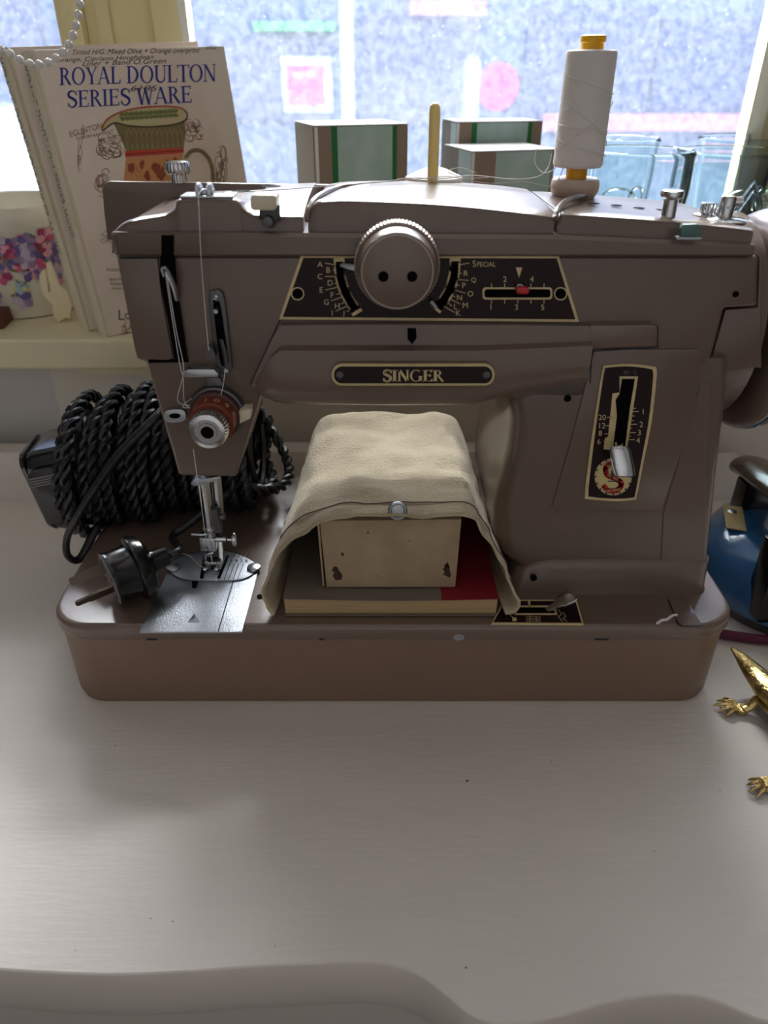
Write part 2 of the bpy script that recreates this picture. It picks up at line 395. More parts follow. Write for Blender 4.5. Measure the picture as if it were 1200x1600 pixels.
# sill
SILL = 0.138
mb = MB().box(-1.16, 1.16, 0.552, 0.79, 0.114, SILL); win = struct(mb.build('window_1', sill_m, bevel=0.003, seg=3))
GY = 0.765
def frame(x0, x1, z0, z1, y0=0.735, y1=0.79): return (x0, x1, y0, y1, z0, z1)
XL0, XL1 = atY(86, 30, 0.74).x, atY(281, 30, 0.74).x
mb = MB()
w = (XL1 - XL0)
mb.box(XL0, XL0 + w * .2, 0.742, 0.79, SILL, 2.20); mb.box(XL0 + w * .2, XL0 + w * .78, 0.752, 0.785, SILL, 2.20)
mb.box(XL0 + w * .78, XL1, 0.738, 0.79, SILL, 2.20)
mb.box(XL0 + w * .30, XL0 + w * .42, 0.747, 0.76, SILL, 2.20)
mb.build('mullion', frame_m, win, bevel=0.002)
XR = atY(1185, 200, 0.745).x
mb = MB().box(XR, XR + 0.06, 0.735, 0.79, SILL, 2.20); mb.box(XR + .02, XR + 0.045, 0.728, 0.74, SILL, 2.20)
mb.build('mullion', frame_m, win, bevel=0.002)
mb = MB().box(-1.15, 1.15, 0.742, 0.788, SILL, 0.17); mb.box(-1.15, 1.15, 0.742, 0.788, 2.15, 2.20)
mb.box(-1.15, -1.09, .742, .788, .17, 2.15); mb.box(1.09, 1.15, .742, .788, .17, 2.15)
mb.build('window_frame', frame_m, win, bevel=0.002)
mb = MB()
for a, b in ((-1.09, XL0), (XL1, XR), (XR + .06, 1.09)): mb.box(a, b, GY, GY + 0.003, 0.17, 2.15)
mb.build('window_pane', dusty, win)

# ---- the street outside
road = mat('pale paving', (214, 214, 212), 0.9, vary=0.15, vscale=1.5)  # pale base colour with darker random patches
fac1 = mat('slate blue shopfront', (108, 130, 164), 0.8, col2=(98, 120, 156), vscale=.8)
fac2 = mat('grey render', (150, 156, 172), 0.9, vary=0.2, vscale=1.0)
shopglass = mat('dark shop glass', (84, 102, 142), 0.15)
mb = MB().box(-14, 14, 0.95, 18, -0.96, -0.92); struct(mb.build('ground', road))
FY = 6.0
def fx(u, v, Y=FY): p = atY(u, v, Y); return p.x, p.z
bt = thing('shop_building', 'blue grey shopfront across the street behind the dusty window', 'building', (0, FY + .1, -0.92))
mb = MB().box(-12, 12, FY + 0.1, FY + 3, -0.92, 2.1); mb.build('shop_wall', fac1, bt)
for i, (u0, u1, v0, v1) in enumerate(((290, 520, 60, 190), (560, 740, 20, 190), (830, 1010, 10, 190), (1040, 1240, 30, 190), (-150, 70, -10, 110))):
    x0, z1 = fx(u0, v0); x1, z0 = fx(u1, v1); m2 = MB().box(x0, x1, FY + 0.06, FY + 0.12, z0, z1); m2.build('shop_window', shopglass, bt)
x0, z1 = fx(395, 34); x1, z0 = fx(524, 48); MB().box(x0, x1, FY, FY + .1, z0, z1).build('fascia_strip', flat('green fascia', (96, 196, 128)), bt)
x0, z1 = fx(640, 0); x1, z0 = fx(760, 24); MB().box(x0, x1, FY, FY + .1, z0, z1).build('awning', flat('mauve awning', (190, 150, 190)), bt)
x0, z1 = fx(850, 178); x1, z0 = fx(1170, 205); MB().box(x0, x1, FY, FY + .1, z0, z1).build('stall_riser', flat('pink stall riser', (206, 150, 176)), bt)
sg = thing('poster', 'square pink poster with a white border, beyond the window', 'poster', (fx(480, 135)[0], FY, fx(480, 170)[1]))
x0, z1 = fx(438, 88, FY + .03); x1, z0 = fx(520, 176, FY + .03); MB().box(x0, x1, FY + .03, FY + .056, z0, z1).build('poster_border', flat('white poster edge', (196, 206, 226)), sg)
x0, z1 = fx(447, 102, FY + .02); x1, z0 = fx(508, 164, FY + .02); MB().box(x0, x1, FY + .02, FY + .03, z0, z1).build('poster_print', flat('pink poster print', (206, 96, 146)), sg)
x0, z1 = fx(456, 112, FY + .015); x1, z0 = fx(494, 122, FY + .015); MB().box(x0, x1, FY + .015, FY + .02, z0, z1).build('poster_print', flat('pale poster bar', (240, 160, 190)), sg)
c = atY(778, 136, FY + .064); mb = MB().lathe([(0.155, 0), (0.155, 0.035)], c, (0, 1, 0), 32); tag(mb.build('round_sign', flat('crimson sign', (186, 84, 140))), 'round pink sign seen blurred beyond the window', 'sign')
x0, z1 = fx(528, -60, 4.4); x1, z0 = fx(553, 137, 4.4); mb = MB().box(x0, x1, 4.4, 4.5, -0.92, z1 + .4); tag(mb.build('street_post', flat('white post paint', (176, 188, 214)), bevel=.01), 'tall pale post standing in the street beyond the window', 'post')
c = atY(733, 200, 4.8); mb = MB().lathe([(0.05, -1.2), (0.05, 0.33), (0.03, 0.36)], (c.x, 4.8, c.z), (0, 0, 1), 20); mb2 = mb
tag(mb.build('bollard', flat('pale bollard paint', (164, 176, 204))), 'short pale rounded bollard beyond the window, left of the round sign', 'bollard')
# parked white van, low left
vx = thing('parked_car', 'white parked car blurred beyond the left window pane', 'car', (-2.1, 3.2, -0.92))
mb = MB().loft([[(x, 3.0, z) for x, z in ((-3.2, -.6), (-3.2, -.05), (-2.7, 0.0), (-2.35, .18), (-1.55, .18), (-1.2, -.06), (-1.02, -.2), (-1.0, -.6))],
                [(x, 4.3, z) for x, z in ((-3.2, -.6), (-3.2, -.05), (-2.7, 0.0), (-2.35, .18), (-1.55, .18), (-1.2, -.06), (-1.02, -.2), (-1.0, -.6))]])
mb.build('car_body', mat('white car paint', (232, 236, 240), 0.25, coat=.6), vx, bevel=.05, seg=3)
for x in (-2.75, -1.45): MB().lathe([(.0, 0), (.16, 0), (.2, .03), (.2, .17), (.16, .2)], (x, 2.97, -.72), (0, 1, 0), 24, black).build('wheel', black, vx)

# ============================================================ DRESSING TABLE
tb = thing('dressing_table', 'white painted dressing table with serpentine front edge under the sewing machine', 'table', (0.1, 0.35, -0.75))
fr = [(-1500, 1440), (-900, 1480), (-400, 1490), (-120, 1500), (0, 1512), (100, 1518), (200, 1520), (300, 1515), (400, 1508), (500, 1503), (560, 1501), (610, 1505), (655, 1520), (700, 1553), (735, 1582), (775, 1597), (820, 1596), (880, 1584), (950, 1564), (1020, 1553), (1080, 1553), (1130, 1566), (1180, 1588), (1240, 1600), (1320, 1590), (1450, 1540), (1800, 1500), (2600, 1480)]
edge = [atZ(u, v, 0) for u, v in smoothpts(fr, 4)]
TH = 0.044
prof = [(0, 0), (-0.0007, -0.0004), (-0.0012, -0.0014), (-0.0022, -0.007), (-0.0028, -0.016), (-0.0022, -0.028), (0.001, -0.038), (0.006, -TH)]
bk = 0.548
n = len(edge); vs = []; fs = []
def outn(i):
    a = edge[max(i - 1, 0)]; b = edge[min(i + 1, n - 1)]; d = (b - a).normalized(); return Vector((d.y, -d.x, 0))
rows = []
for dy, dz in prof:
    rows.append([edge[i] + outn(i) * (-dy) + Vector((0, 0, dz)) for i in range(n)])
vs = [p for r in rows for p in r]; base = len(vs)
for j in range(len(prof) - 1):
    for i in range(n - 1): fs.append((j * n + i, j * n + i + 1, (j + 1) * n + i + 1, (j + 1) * n + i))
for i in range(n): vs.append(Vector((edge[i].x, bk, 0)))
for i in range(n - 1): fs.append((i, i + 1, base + i + 1, base + i))
b2 = len(vs)
for i in range(n): vs.append(Vector((edge[i].x, bk, -TH)))
j = len(prof) - 1
for i in range(n - 1): fs.append((j * n + i + 1, j * n + i, b2 + i, b2 + i + 1)); fs.append((base + i, base + i + 1, b2 + i + 1, b2 + i))
mb = MB().add(vs, fs); top = mb.build('table_top', table_m, tb); top.data.set_sharp_from_angle(angle=R(22))
mb = MB()
random.seed(3)
for u, v, r in ((730, 1220, 1.8), (862, 1190, .9), (583, 1567, 2.6), (590, 1569, 2), (728, 1512, 1.6), (180, 1165, .8), (235, 1435, 1.0), (1022, 1330, .9), (270, 1440, 1.1), (430, 1478, .9), (900, 1500, .8), (330, 1095, .7), (1125, 1235, .8), (118, 1485, .9)):
    zz = 0.0003
    if v > 1560: continue
    mb.poly(pp(planeZ(zz), circ(u, v, r * 1.2, 7, r)))
mb.build('paint_chips', speck, top)
# drawer case under the top, set back from the edge
mb = MB().box(edge[0].x + .03, edge[-1].x - .03, 0.22, bk - .01, -0.24, -TH); mb.build('drawer_case', table_m, tb, bevel=.002)
for x, y in ((edge[0].x + .05, .24), (edge[-1].x - .05, .24), (edge[0].x + .05, bk - .03), (edge[-1].x - .05, bk - .03)):
    MB().lathe([(.012, 0), (.016, .2), (.024, .45), (.026, .52)], (x, y, -.75), (0, 0, 1), 20).build('leg', table_m, tb)
# back rail with a scroll at the right
ry = 0.541
tp = [(-200, 708), (0, 708), (400, 706), (800, 706), (1100, 722), (1162, 722), (1180, 733), (1205, 752), (1240, 768), (1300, 780)]
ptop = [atY(u, v, ry) for u, v in tp]
pts = [Vector((edge[0].x, ry, 0))] + [Vector((edge[0].x, ry, ptop[0].z))] + ptop + [Vector((ptop[-1].x, ry, 0))]
MB().slab(pts, (0, 0.018, 0)).build('back_rail', table_m, tb, bevel=0.0018)

# ============================================================ SEWING MACHINE
YF = 0.335
BED = 0.060
sm = thing('sewing_machine', 'taupe and beige electric sewing machine with a dark plum control panel on the white table', 'sewing machine', (0, 0.40, 0))
def XYrr(x0, x1, y0, y1, r, z, n=7): return [Vector((x, y, z)) for x, y in rrect(x0, x1, y0, y1, r, n)]
def plan_loft(lst, r0, name, m, parent):
    mb = MB().loft([XYrr(x0, x1, y0, y1, r, z) for (x0, x1, y0, y1, r, z) in lst]); return mb.build(name, m, parent)
bx0, bx1, by0, by1 = -0.1865, 0.1965, 0.3035, 0.474
plan_loft([(bx0 + .0015, bx1 - .0015, by0 + .0015, by1, .022, z) if z > .003 else (bx0 + .003, bx1 - .003, by0 + .003, by1 - .002, .02, z) for z in (0, .002, .0045, .0505)], 0, 'base_case', case_m, sm)
def ins(d, z, r=.024): return (bx0 + d, bx1 - d, by0 + d, by1 - d, r - d * .5, z)
bed = plan_loft([ins(.003, .0495), ins(.0008, .0499), ins(0, .0508), ins(-.0005, .0525), ins(-.0004, .0572), ins(0, .0586), ins(.0008, .0595), ins(.0020, BED), ins(.0028, BED), ins(.009, BED)], 0, 'bed', paint2, sm)
# seam line between bed and base, with worn spots
mb = MB()
for u0, u1 in ((230, 245), (500, 506), (712, 722), (930, 950)): mb.line([(u0, 999), (u1, 999)], 3, planeY(by0 - .0005), ink)
mb.poly(pp(planeY(by0 - .0006), circ(717, 996, 9, 14, 5)), steel); mb.build('worn_spot', steel, bed)
mb = MB(); PB = planeZ(BED + .0003)
for u, v, r in ((406, 932, 5), (838, 905, 4)): mb.poly(pp(PB, circ(u, v, r, 16, r * .75)), hole)
mb.build('screw_hole', hole, bed)

F = planeY(YF)
# body casting: arm, upper head and pillar in one
body = [(182, 400), (1186, 400), (1184, 479), (1132, 482), (1106, 576), (1141, 580), (1106, 892), (830, 893), (800, 885), (781, 868), (771, 840), (773, 800), (784, 748), (795, 700), (800, 655), (796, 622), (770, 612), (430, 612), (392, 600), (215, 600), (212, 562)]
def prism(px, Y0, depth, m, parent, name, bevel=0.0, seg=3, ang=35):
    return MB().slab(pp(planeY(Y0), px), (0, depth, 0)).build(name, m, parent, bevel=bevel, seg=seg, ang=ang)
arm = [(182, 400), (1186, 400), (1184, 479), (1132, 482), (1120, 530), (1106, 576), (1000, 600), (900, 625), (796, 622), (770, 612), (430, 612), (410, 612), (402, 640), (369, 746), (279, 744), (228, 566), (213, 562)]
fr_ = pp(planeY(YF), arm); n_ = len(fr_)
bk2 = [p + Vector((0, .058 if v > 605 and u < 415 else .088, 0)) for p, (u, v) in zip(fr_, arm)]
MB().add(fr_ + bk2, [tuple(range(n_))[::-1], tuple(range(n_, 2 * n_))] + [(i, (i + 1) % n_, (i + 1) % n_ + n_, i + n_) for i in range(n_)]).build('arm', paint, sm, bevel=.0022, seg=3, ang=35)
# pillar: loft downwards
pil = [(560, 915, 1139), (600, 812, 1138), (622, 797, 1136), (660, 800, 1132), (700, 796, 1127), (748, 785, 1121), (800, 774, 1116), (840, 772, 1111), (868, 782, 1108), (884, 800, 1107), (893, 832, 1106)]
secs = []
for v, ul, ur in pil:
    a = atY(ul, v, YF); b = atY(ur, v, YF); rf = .010
    y1 = YF + .10
    sec = []
    for (cx, cy, a0) in ((a.x + rf, YF + rf, 180), (b.x - .004, YF + .004, 270)):
        r_ = rf if a0 == 180 else .004
        for k in range(7):
            t = R(a0 + 90 * k / 6); sec.append(Vector((cx + r_ * cos(t), cy + r_ * sin(t), a.z)))
    sec += [Vector((b.x, y1, a.z)), Vector((a.x, y1, a.z))]
    secs.append(sec)
MB().loft(secs).build('pillar', paint, sm)
# pillar foot flange (wider) on the bed
ft = [atY(u, v, YF - .003) for u, v in ((790, 930), (828, 897), (1030, 893), (1102, 890), (1105, 896), (1103, 930))]
x0 = atY(790, 900, YF).x; x1 = atY(1106, 900, YF).x
MB().loft([XYrr(x0, x1 + .002, YF - .004, YF + .105, .008, BED - .001), XYrr(x0 + .002, x1 + .001, YF - .003, YF + .103, .008, BED + .003),
           XYrr(x0 + .006, x1, YF - .002, YF + .102, .007, BED + .016), XYrr(x0 + .014, x1, YF - .0015, YF + .102, .007, BED + .0205), XYrr(x0 + .02, x1 - .003, YF, YF + .10, .006, BED + .022)]).build('pillar_foot', paint, sm)
mb = MB().lathe([(.0019, 0), (.0019, .001)], atY(834, 904, YF - .0045), (0, 1, 0), 16); mb.build('screw_hole', hole, sm)
# raised panel on the pillar
prism([(929, 546), (1090, 546), (1097, 552), (1088, 640), (1034, 795), (1028, 800), (868, 798), (862, 793), (895, 680)], YF - .0010, 0.0012, paint, sm, 'pillar_panel', 0.0006, 2)
prism([(1036, 803), (1095, 600), (1112, 600), (1100, 888), (1032, 888)], YF - .0006, .0008, paint, sm, 'pillar_corner_panel', .0004, 1)
mb = MB()
mb.lathe([(.0018, 0), (.0018, .001)], atY(887, 623, YF - .0005), (0, 1, 0), 16); mb.lathe([(.0014, 0), (.0014, .001)], atY(1150, 460, YF - .0005), (0, 1, 0), 16)
mb.build('screw_hole', hole, sm)
# motor housing and hand wheel (axis along X)
wc = Vector((0, .392, .200))
MB().lathe([(.030, 0), (.047, .001), (.0525, .004), (.054, .010), (.053, .020), (.047, .0235), (.03, .025)], (0.163, wc.y + .002, wc.z + .003), (1, 0, 0), 48).build('motor_cover', paint, sm)
wh = MB().lathe([(.010, 0), (.046, 0), (.0535, .0015), (.0565, .005), (.0572, .0075)], (0.1905, wc.y, wc.z), (1, 0, 0), 64, paint2)
wh.lathe([(.0572, 0), (.0578, .001), (.0578, .0035), (.0572, .0045)], (.198, wc.y, wc.z), (1, 0, 0), 96, chrome)
wh.lathe([(.0572, 0), (.0565, .004), (.053, .008), (.03, .010), (.018, .010), (.017, .020), (.010, .021)], (.2025, wc.y, wc.z), (1, 0, 0), 64, paint2)
wh.build('hand_wheel', None, sm)
prism([(1134, 484), (1184, 481), (1187, 400), (1192, 410), (1190, 575), (1108, 574)], YF + .004, .08, paint, sm, 'wheel_guard', .002, 2)

# top cover: band and three raised pieces
PF = planeY
def vz(v, Y, u=600): return atY(u, v, Y).z
band = []
for u, vt in ((166, 372), (172, 366), (185, 364), (475, 365), (870, 368), (1100, 378), (1183, 384)):
    X = atY(u, 380, YF - .003).x; zt = vz(vt, YF - .003); zb = vz(401, YF - .002)
    k = .010 if u == 166 else (.003 if u == 172 else 0)
    ys = YF - .003 + k
    band.append([Vector((X, ys + .0015, zb)), Vector((X, ys, zb + .0012)), Vector((X, ys, zt - .0015)), Vector((X, ys + .0015, zt)), Vector((X, .43, zt)), Vector((X, .43, zb))])
MB().loft(band).build('top_cover', paint, sm)
def coverpiece(name, L, y0=YF + .002, y1=0.428, m=paint, n=6):
    secs = []
    L = [tuple(q) for q in smoothpts(L, n)] if n else L
    for u, vf, vb in L:
        X = atY(u, 350, y0).x; zb = vz(378, y0) - .004
        zf = vz(vf, y0 + .004); zk = vz(vb, .405)
        hi = max(zf, zk)
        zf = max(zf, zb + .0005); zk = max(zk, zb + .0005)
        secs.append([Vector((X, y0, zb)), Vector((X, y0, zf - .0022)), Vector((X, y0 + .0008, zf - .0008)), Vector((X, y0 + .003, zf)),
                     Vector((X, y0 + .012, zf + (zk - zf) * .35)), Vector((X, y0 + .03, zf + (zk - zf) * .72)), Vector((X, .39, zk)), Vector((X, .413, zk - .0005)),
                     Vector((X, .424, zk - .004)), Vector((X, y1, zk - .010)), Vector((X, y1, zb))])
    return MB().loft(secs).build(name, m, sm)
coverpiece('left_cover', [(167, 385, 372), (170, 368, 352), (177, 357, 335), (192, 346, 320), (215, 339, 312), (240, 335, 307), (262, 331, 303), (276, 322, 300), (284, 309, 300), (330, 308, 299), (370, 309, 298), (382, 322, 294), (392, 330, 291), (420, 333, 289), (474, 334, 287)])
coverpiece('hatch_cover', [(481, 345, 330), (483, 333, 310), (488, 322, 297), (500, 312, 289), (540, 309, 285), (600, 311, 284), (680, 315, 284), (750, 321, 287), (820, 329, 292), (866, 335, 297)])
coverpiece('right_cover', [(871, 342, 312), (876, 334, 303), (890, 331, 301), (1000, 338, 307), (1080, 345, 312), (1150, 352, 318), (1181, 356, 324)])
# rear panel standing up behind the head
yb = .434
prism([(160, 300), (161, 291), (165, 286), (172, 283), (400, 287), (700, 291), (880, 304), (880, 350), (700, 372), (168, 375), (162, 330)], yb, .0035, paint, sm, 'rear_panel', .0008, 2)
# chrome rod collar on the rear panel top
c = atY(280, 282, yb + .001)
MB().lathe([(.0042, 0), (.0042, .004), (.0062, .0045), (.0066, .0055), (.0066, .0095), (.0058, .0105), (.003, .011)], c - Vector((0, 0, .001)), (0, 0, 1), 48, knurl=1, depth=.05).build('pressure_knob', chrome, sm)

# face plate door on the head with its long slot
prism([(183, 404), (246, 404), (252, 460), (270, 560), (262, 563), (216, 561), (211, 548)], YF - .0012, .0014, paint, sm, 'face_plate', .0006, 2)
mb = MB(); PS = planeY(YF - .0036)
mb.slab(pp(planeY(YF - .0034), [(252, 368), (271, 368), (271, 401), (252, 401)]), (0, .001, 0))
mb.slab(pp(planeY(YF - .0016), [(250, 399), (272, 399), (276, 450), (293, 565), (273, 565), (262, 500), (250, 440)]), (0, .0012, 0))
mb.slab(pp(planeY(YF - .0008), [(232, 562), (294, 562), (294, 566), (232, 567)]), (0, .0012, 0))
mb.build('lever_slot', hole, sm)
mb = MB(); a = atY(258, 420, YF - .004)
mb.tube([atY(u, v, y) for u, v, y in smoothpts([(277, 470, YF), (273, 452, YF - .004), (266, 434, YF - .007), (259, 422, YF - .008)], 5)], .0013, 8)
mb.tube([atY(*p) for p in ((253, 420, YF - .008), (256, 432, YF - .009), (263, 424, YF - .008), (258, 418, YF - .008), (253, 420, YF - .008))], .0008, 6)
mb.build('take_up_lever', steel, sm)
mb = MB().line([(183, 401), (250, 400)], 2, planeY(YF - .0036)); mb.build('seam', ink, sm)
# needle bar guide plate (long oval with slot)
gp = thing  # shorthand not used
ov = [(326, 462), (333, 454), (341, 453), (348, 460), (352, 480), (360, 550), (362, 575), (356, 584), (349, 586), (341, 578), (330, 520)]
g = prism([tuple(p) for p in smoothpts(ov, 3, True)], YF - .0022, .0024, darkmetal, sm, 'regulator_plate', .0006, 2)
MB().slab(pp(planeY(YF - .0026), [tuple(p) for p in smoothpts([(333, 476), (338, 472), (344, 476), (352, 530), (355, 566), (350, 572), (343, 560)], 4, True)]), (0, .0005, 0)).build('regulator_slot', hole, g)
mb = MB()
for u, v in ((338, 464), (354, 580)): mb.lathe([(.0012, 0), (.0012, .0008), (.0006, .0012)], atY(u, v, YF - .0022), (0, -1, 0), 12)
mb.lathe([(.0012, 0), (.0010, .003)], atY(339, 484, YF - .0026), (0, -1, 0), 12)
mb.build('screw', steel, g)
mb = MB().tube([atY(u, v, YF - .005) for u, v in smoothpts([(345, 530), (349, 545), (352, 560), (354, 572)], 4)], .0016, 8, flat=.5)
mb.slab(pp(planeY(YF - .006), [tuple(p) for p in smoothpts([(321, 546), (326, 540), (332, 545), (336, 556), (330, 562), (323, 558)], 3, True)]), (0, .002, 0))
mb.build('check_spring', darkmetal, g)
# thread guide bar
prism([(285, 581), (293, 577), (334, 577), (341, 584), (341, 590), (288, 590), (285, 587)], YF - .007, .007, steel, sm, 'thread_guide', .0008, 2)
prism([(322, 590), (343, 590), (352, 605), (347, 625), (325, 625)], YF - .002, .002, darkmetal, sm, 'tension_bracket', .0005, 2)
# tension dial
tc_ = atY(341, 641, YF)
td = MB().lathe([(.0136, 0), (.0140, .0015), (.0135, .004), (.011, .005)], tc_, (0, -1, 0), 48, darkmetal)
td.lathe([(.0125, .0045), (.0125, .0075), (.0118, .0082), (.0105, .0084)], tc_, (0, -1, 0), 48, mat('dark red dial ring', (74, 34, 30), .4))
dial = td.build('tension_dial', None, sm)
mb = MB().lathe([(.0108, .0084), (.0108, .0165), (.0100, .0172)], tc_, (0, -1, 0), 48); rd = mb.build('number_ring', copper, dial)
mb = MB().lathe([(.0080, .017), (.0090, .0175), (.0092, .0185), (.0092, .0245), (.0085, .0258), (.0066, .0262), (.0062, .0252), (.0048, .0252), (.0044, .0262), (.0032, .0262)], tc_, (0, -1, 0), 80, chrome, knurl=1, depth=.035)
mb.lathe([(.0031, .0263), (.0031, .0264)], tc_, (0, -1, 0), 20, hole)
mb.build('dial_knob', None, dial)
mb = MB()
def cylmap(cx, r, yoff):
    return None
for k, ch in enumerate('2 1 0 9 8 7'.split()):
    ang = 130 - 28 * k
    a0 = R(ang)
    def P(u, v, a0=a0):
        a = a0 - u / .0110; return tc_ + Vector((cos(a) * .01095, -(.0125) - v, sin(a) * .01095)) if True else None
    vs, fs, H, Wd = glyphs(ch); kk = .0038 / H
    mb.add([P(x * kk, -y * kk) for x, y in vs], fs)
mb.build('numerals', gold, dial)
mb = MB()
mb.tube([atY(u, v, YF - .003) for u, v in smoothpts([(300, 622), (289, 630), (286, 636), (296, 636), (310, 630)], 4)], .0005, 6)
mb.build('thread_hook', steel, sm)
pts = [tuple(p) for p in smoothpts([(256, 648), (262, 641), (282, 640), (290, 646), (288, 658), (262, 660)], 3, True)]
g = prism(pts, YF - .003, .003, steel, sm, 'thread_eyelet', .0006, 2)
MB().slab(pp(planeY(YF - .0032), circ(273, 650, 9, 16, 4)), (0, .0003, 0)).build('eyelet_hole', hole, g)
g = prism([(372, 642), (392, 640), (391, 655), (373, 664)], YF - .008, .009, cream, sm, 'light_switch', .001, 2)

# front light housing with name plate
hs = []
for u, vt, vc, vb in ((394, 594, 600, 607), (399, 584, 598, 615), (410, 562, 585, 622), (425, 530, 560, 628), (440, 506, 548, 631), (600, 504, 548, 633), (745, 505, 548, 632), (775, 505, 547, 625), (800, 505, 546, 617), (865, 506, 543, 606), (922, 507, 540, 598)):
    yb_ = .330 if u < 400 else (.3275 if u < 420 else .3255)
    q = lambda v, Y: atY(u, v, Y)
    X = q(vc, .33).x
    def pt(v, Y): p = atY(u, v, Y); return Vector((X, Y, p.z))
    hs.append([pt(vt, YF + .001), pt(vt + 1, YF - .002), pt(vt + 3, YF - .004), pt(vt + (vc - vt) * .8, YF - .0045), pt(vc, yb_), pt(vc + (vb - vc) * .5, yb_ - .0005),
               pt(vb - (vb - vc) * .18, yb_), pt(vb - 1, yb_ + .003), pt(vb, yb_ + .008), Vector((X, .40, atY(u, vb, yb_ + .008).z)), Vector((X, .40, atY(u, vt, YF).z))])
MB().loft(hs).build('lamp_housing', paint2, sm)
prism([(922, 509), (1022, 508), (1027, 512), (1026, 538), (1023, 541), (922, 545)], YF - .0045, .005, paint2, sm, 'lamp_housing_tip', .001, 2)
mb = MB().line([(437, 501), (392, 600)], 2.4, planeY(YF - .0003)); mb.build('seam', ink, sm)
mb = MB().line([(1028, 509), (1028, 542), (925, 549), (922, 598)], 2.2, planeY(YF - .0013)); mb.build('seam', ink, sm)
NP = YF - .0125
pl = MB().slab(pp(planeY(NP), rrect(518, 773, 569, 603, 16, 8)), (0, .002, 0), gold)
npl = pl.build('name_plate', None, sm, bevel=.0004)
MB().slab(pp(planeY(NP - .0003), rrect(522, 769, 573, 599, 12, 8)), (0, .0004, 0), plum).build('plate_field', None, npl)
mb = MB(); serif_text(mb, 'SINGER', (598, 596), (694, 596), 18, planeY(NP - .0006), K=.22, T=.13); mb.build('lettering', gold, npl)
mb = MB()
for u in (531, 760): mb.lathe([(.0019, 0), (.0017, .0007)], atY(u, 585, NP), (0, -1, 0), 16, darkmetal)
mb.build('screw', None, npl)
MB().slab(pp(planeY(YF - .0052), [(637, 514), (650, 514), (651, 528), (644, 538), (637, 530)]), (0, .002, 0)).build('release_notch', hole, sm)

# control panel (trapezium)
CPn = YF - .0012
outer = [(470, 399), (873, 400), (905, 503), (436, 499)]
inner = [(474, 403), (870, 404), (899, 499), (442, 495)]
panel = MB().slab(pp(planeY(CPn), outer), (0, .0014, 0)).build('control_panel', gold, sm)
pf = MB().slab(pp(planeY(CPn - .0002), inner), (0, .0003, 0)).build('panel_field', plum, panel)
PP = planeY(CPn - .0004); PQ = planeY(CPn - .0006)
mb = MB()
arcL = smoothpts([(530, 409), (532, 432), (540, 458), (556, 485)], 6); arcR = smoothpts([(711, 409), (709, 432), (700, 458), (684, 480)], 6)
mb.line([tuple(p) for p in arcL], 17, PP); mb.line([tuple(p) for p in arcR], 17, PP)
mb.poly(pp(PP, rrect(754, 863, 449, 468, 5)))
for u in (465, 876): mb.poly(pp(PP, circ(u, 459, 10.5, 24)))
for t, u, v in (('A', 500, 413), ('B', 513, 422), ('C', 500, 432), ('D', 516, 442), ('E', 502, 453), ('F', 519, 461), ('G', 510, 472), ('H', 527, 478), ('I', 519, 489), ('J', 537, 490),
                ('R', 728, 427), ('Q', 740, 438), ('P', 725, 446), ('O', 735, 459), ('N', 718, 465), ('M', 727, 477), ('L', 712, 479), ('K', 716, 489),
                ('2', 789, 436), ('4', 831, 436), ('1', 767, 480), ('3', 807, 480), ('5', 848, 480)): text(mb, t, u, v, 8.5, PP)
text(mb, 'S', 741, 412, 10, PP); text(mb, 'PECIAL', 760, 413, 7.5, PP, w=29)
for a, b in (((508, 411), (524, 414)), ((520, 422), (525, 423)), ((508, 432), (526, 432)), ((523, 443), (529, 442)), ((509, 453), (531, 448)), ((526, 460), (534, 457)), ((517, 470), (538, 463)), ((533, 475), (541, 470)), ((525, 486), (545, 477)), ((542, 487), (549, 483)),
             ((733, 411), (717, 414)), ((721, 427), (716, 427)), ((732, 438), (716, 437)), ((718, 446), (713, 445)), ((727, 458), (710, 453)), ((711, 464), (706, 461)), ((719, 475), (703, 467)), ((706, 478), (699, 472)), ((710, 488), (692, 478))):
    mb.line([a, b], 1.1, PP)
for k in range(5):
    u = 768 + 20.5 * k; mb.line([(u, 449), (u, 443)], 1.1, PP); mb.line([(u, 468), (u, 474)], 1.1, PP)
mb.poly(pp(PP, [(806, 418), (816, 418), (811, 434)]))
mb.build('panel_markings', gold, panel)
mb = MB()
mb.line([tuple(p) for p in arcL[1:-1]], 11, PQ); mb.line([tuple(p) for p in arcR[1:-1]], 11, PQ)
mb.poly(pp(PQ, rrect(757, 860, 452, 465, 4)))
for u in (465, 876): mb.poly(pp(PQ, circ(u, 459, 8.5, 24)))
mb.build('panel_slot', hole, panel)
c = atY(816, 454, CPn - .003)
MB().slab(pp(planeY(CPn - .004), rrect(807, 827, 449, 460, 4)), (0, .004, 0)).build('width_slider', red, panel, bevel=.0006)
mb = MB().tube([atY(u, v, CPn - .002) for u, v in smoothpts([(806, 452), (810, 445), (816, 446), (820, 452)], 4)], .0004, 6); mb.build('slider_ring', steel, panel)
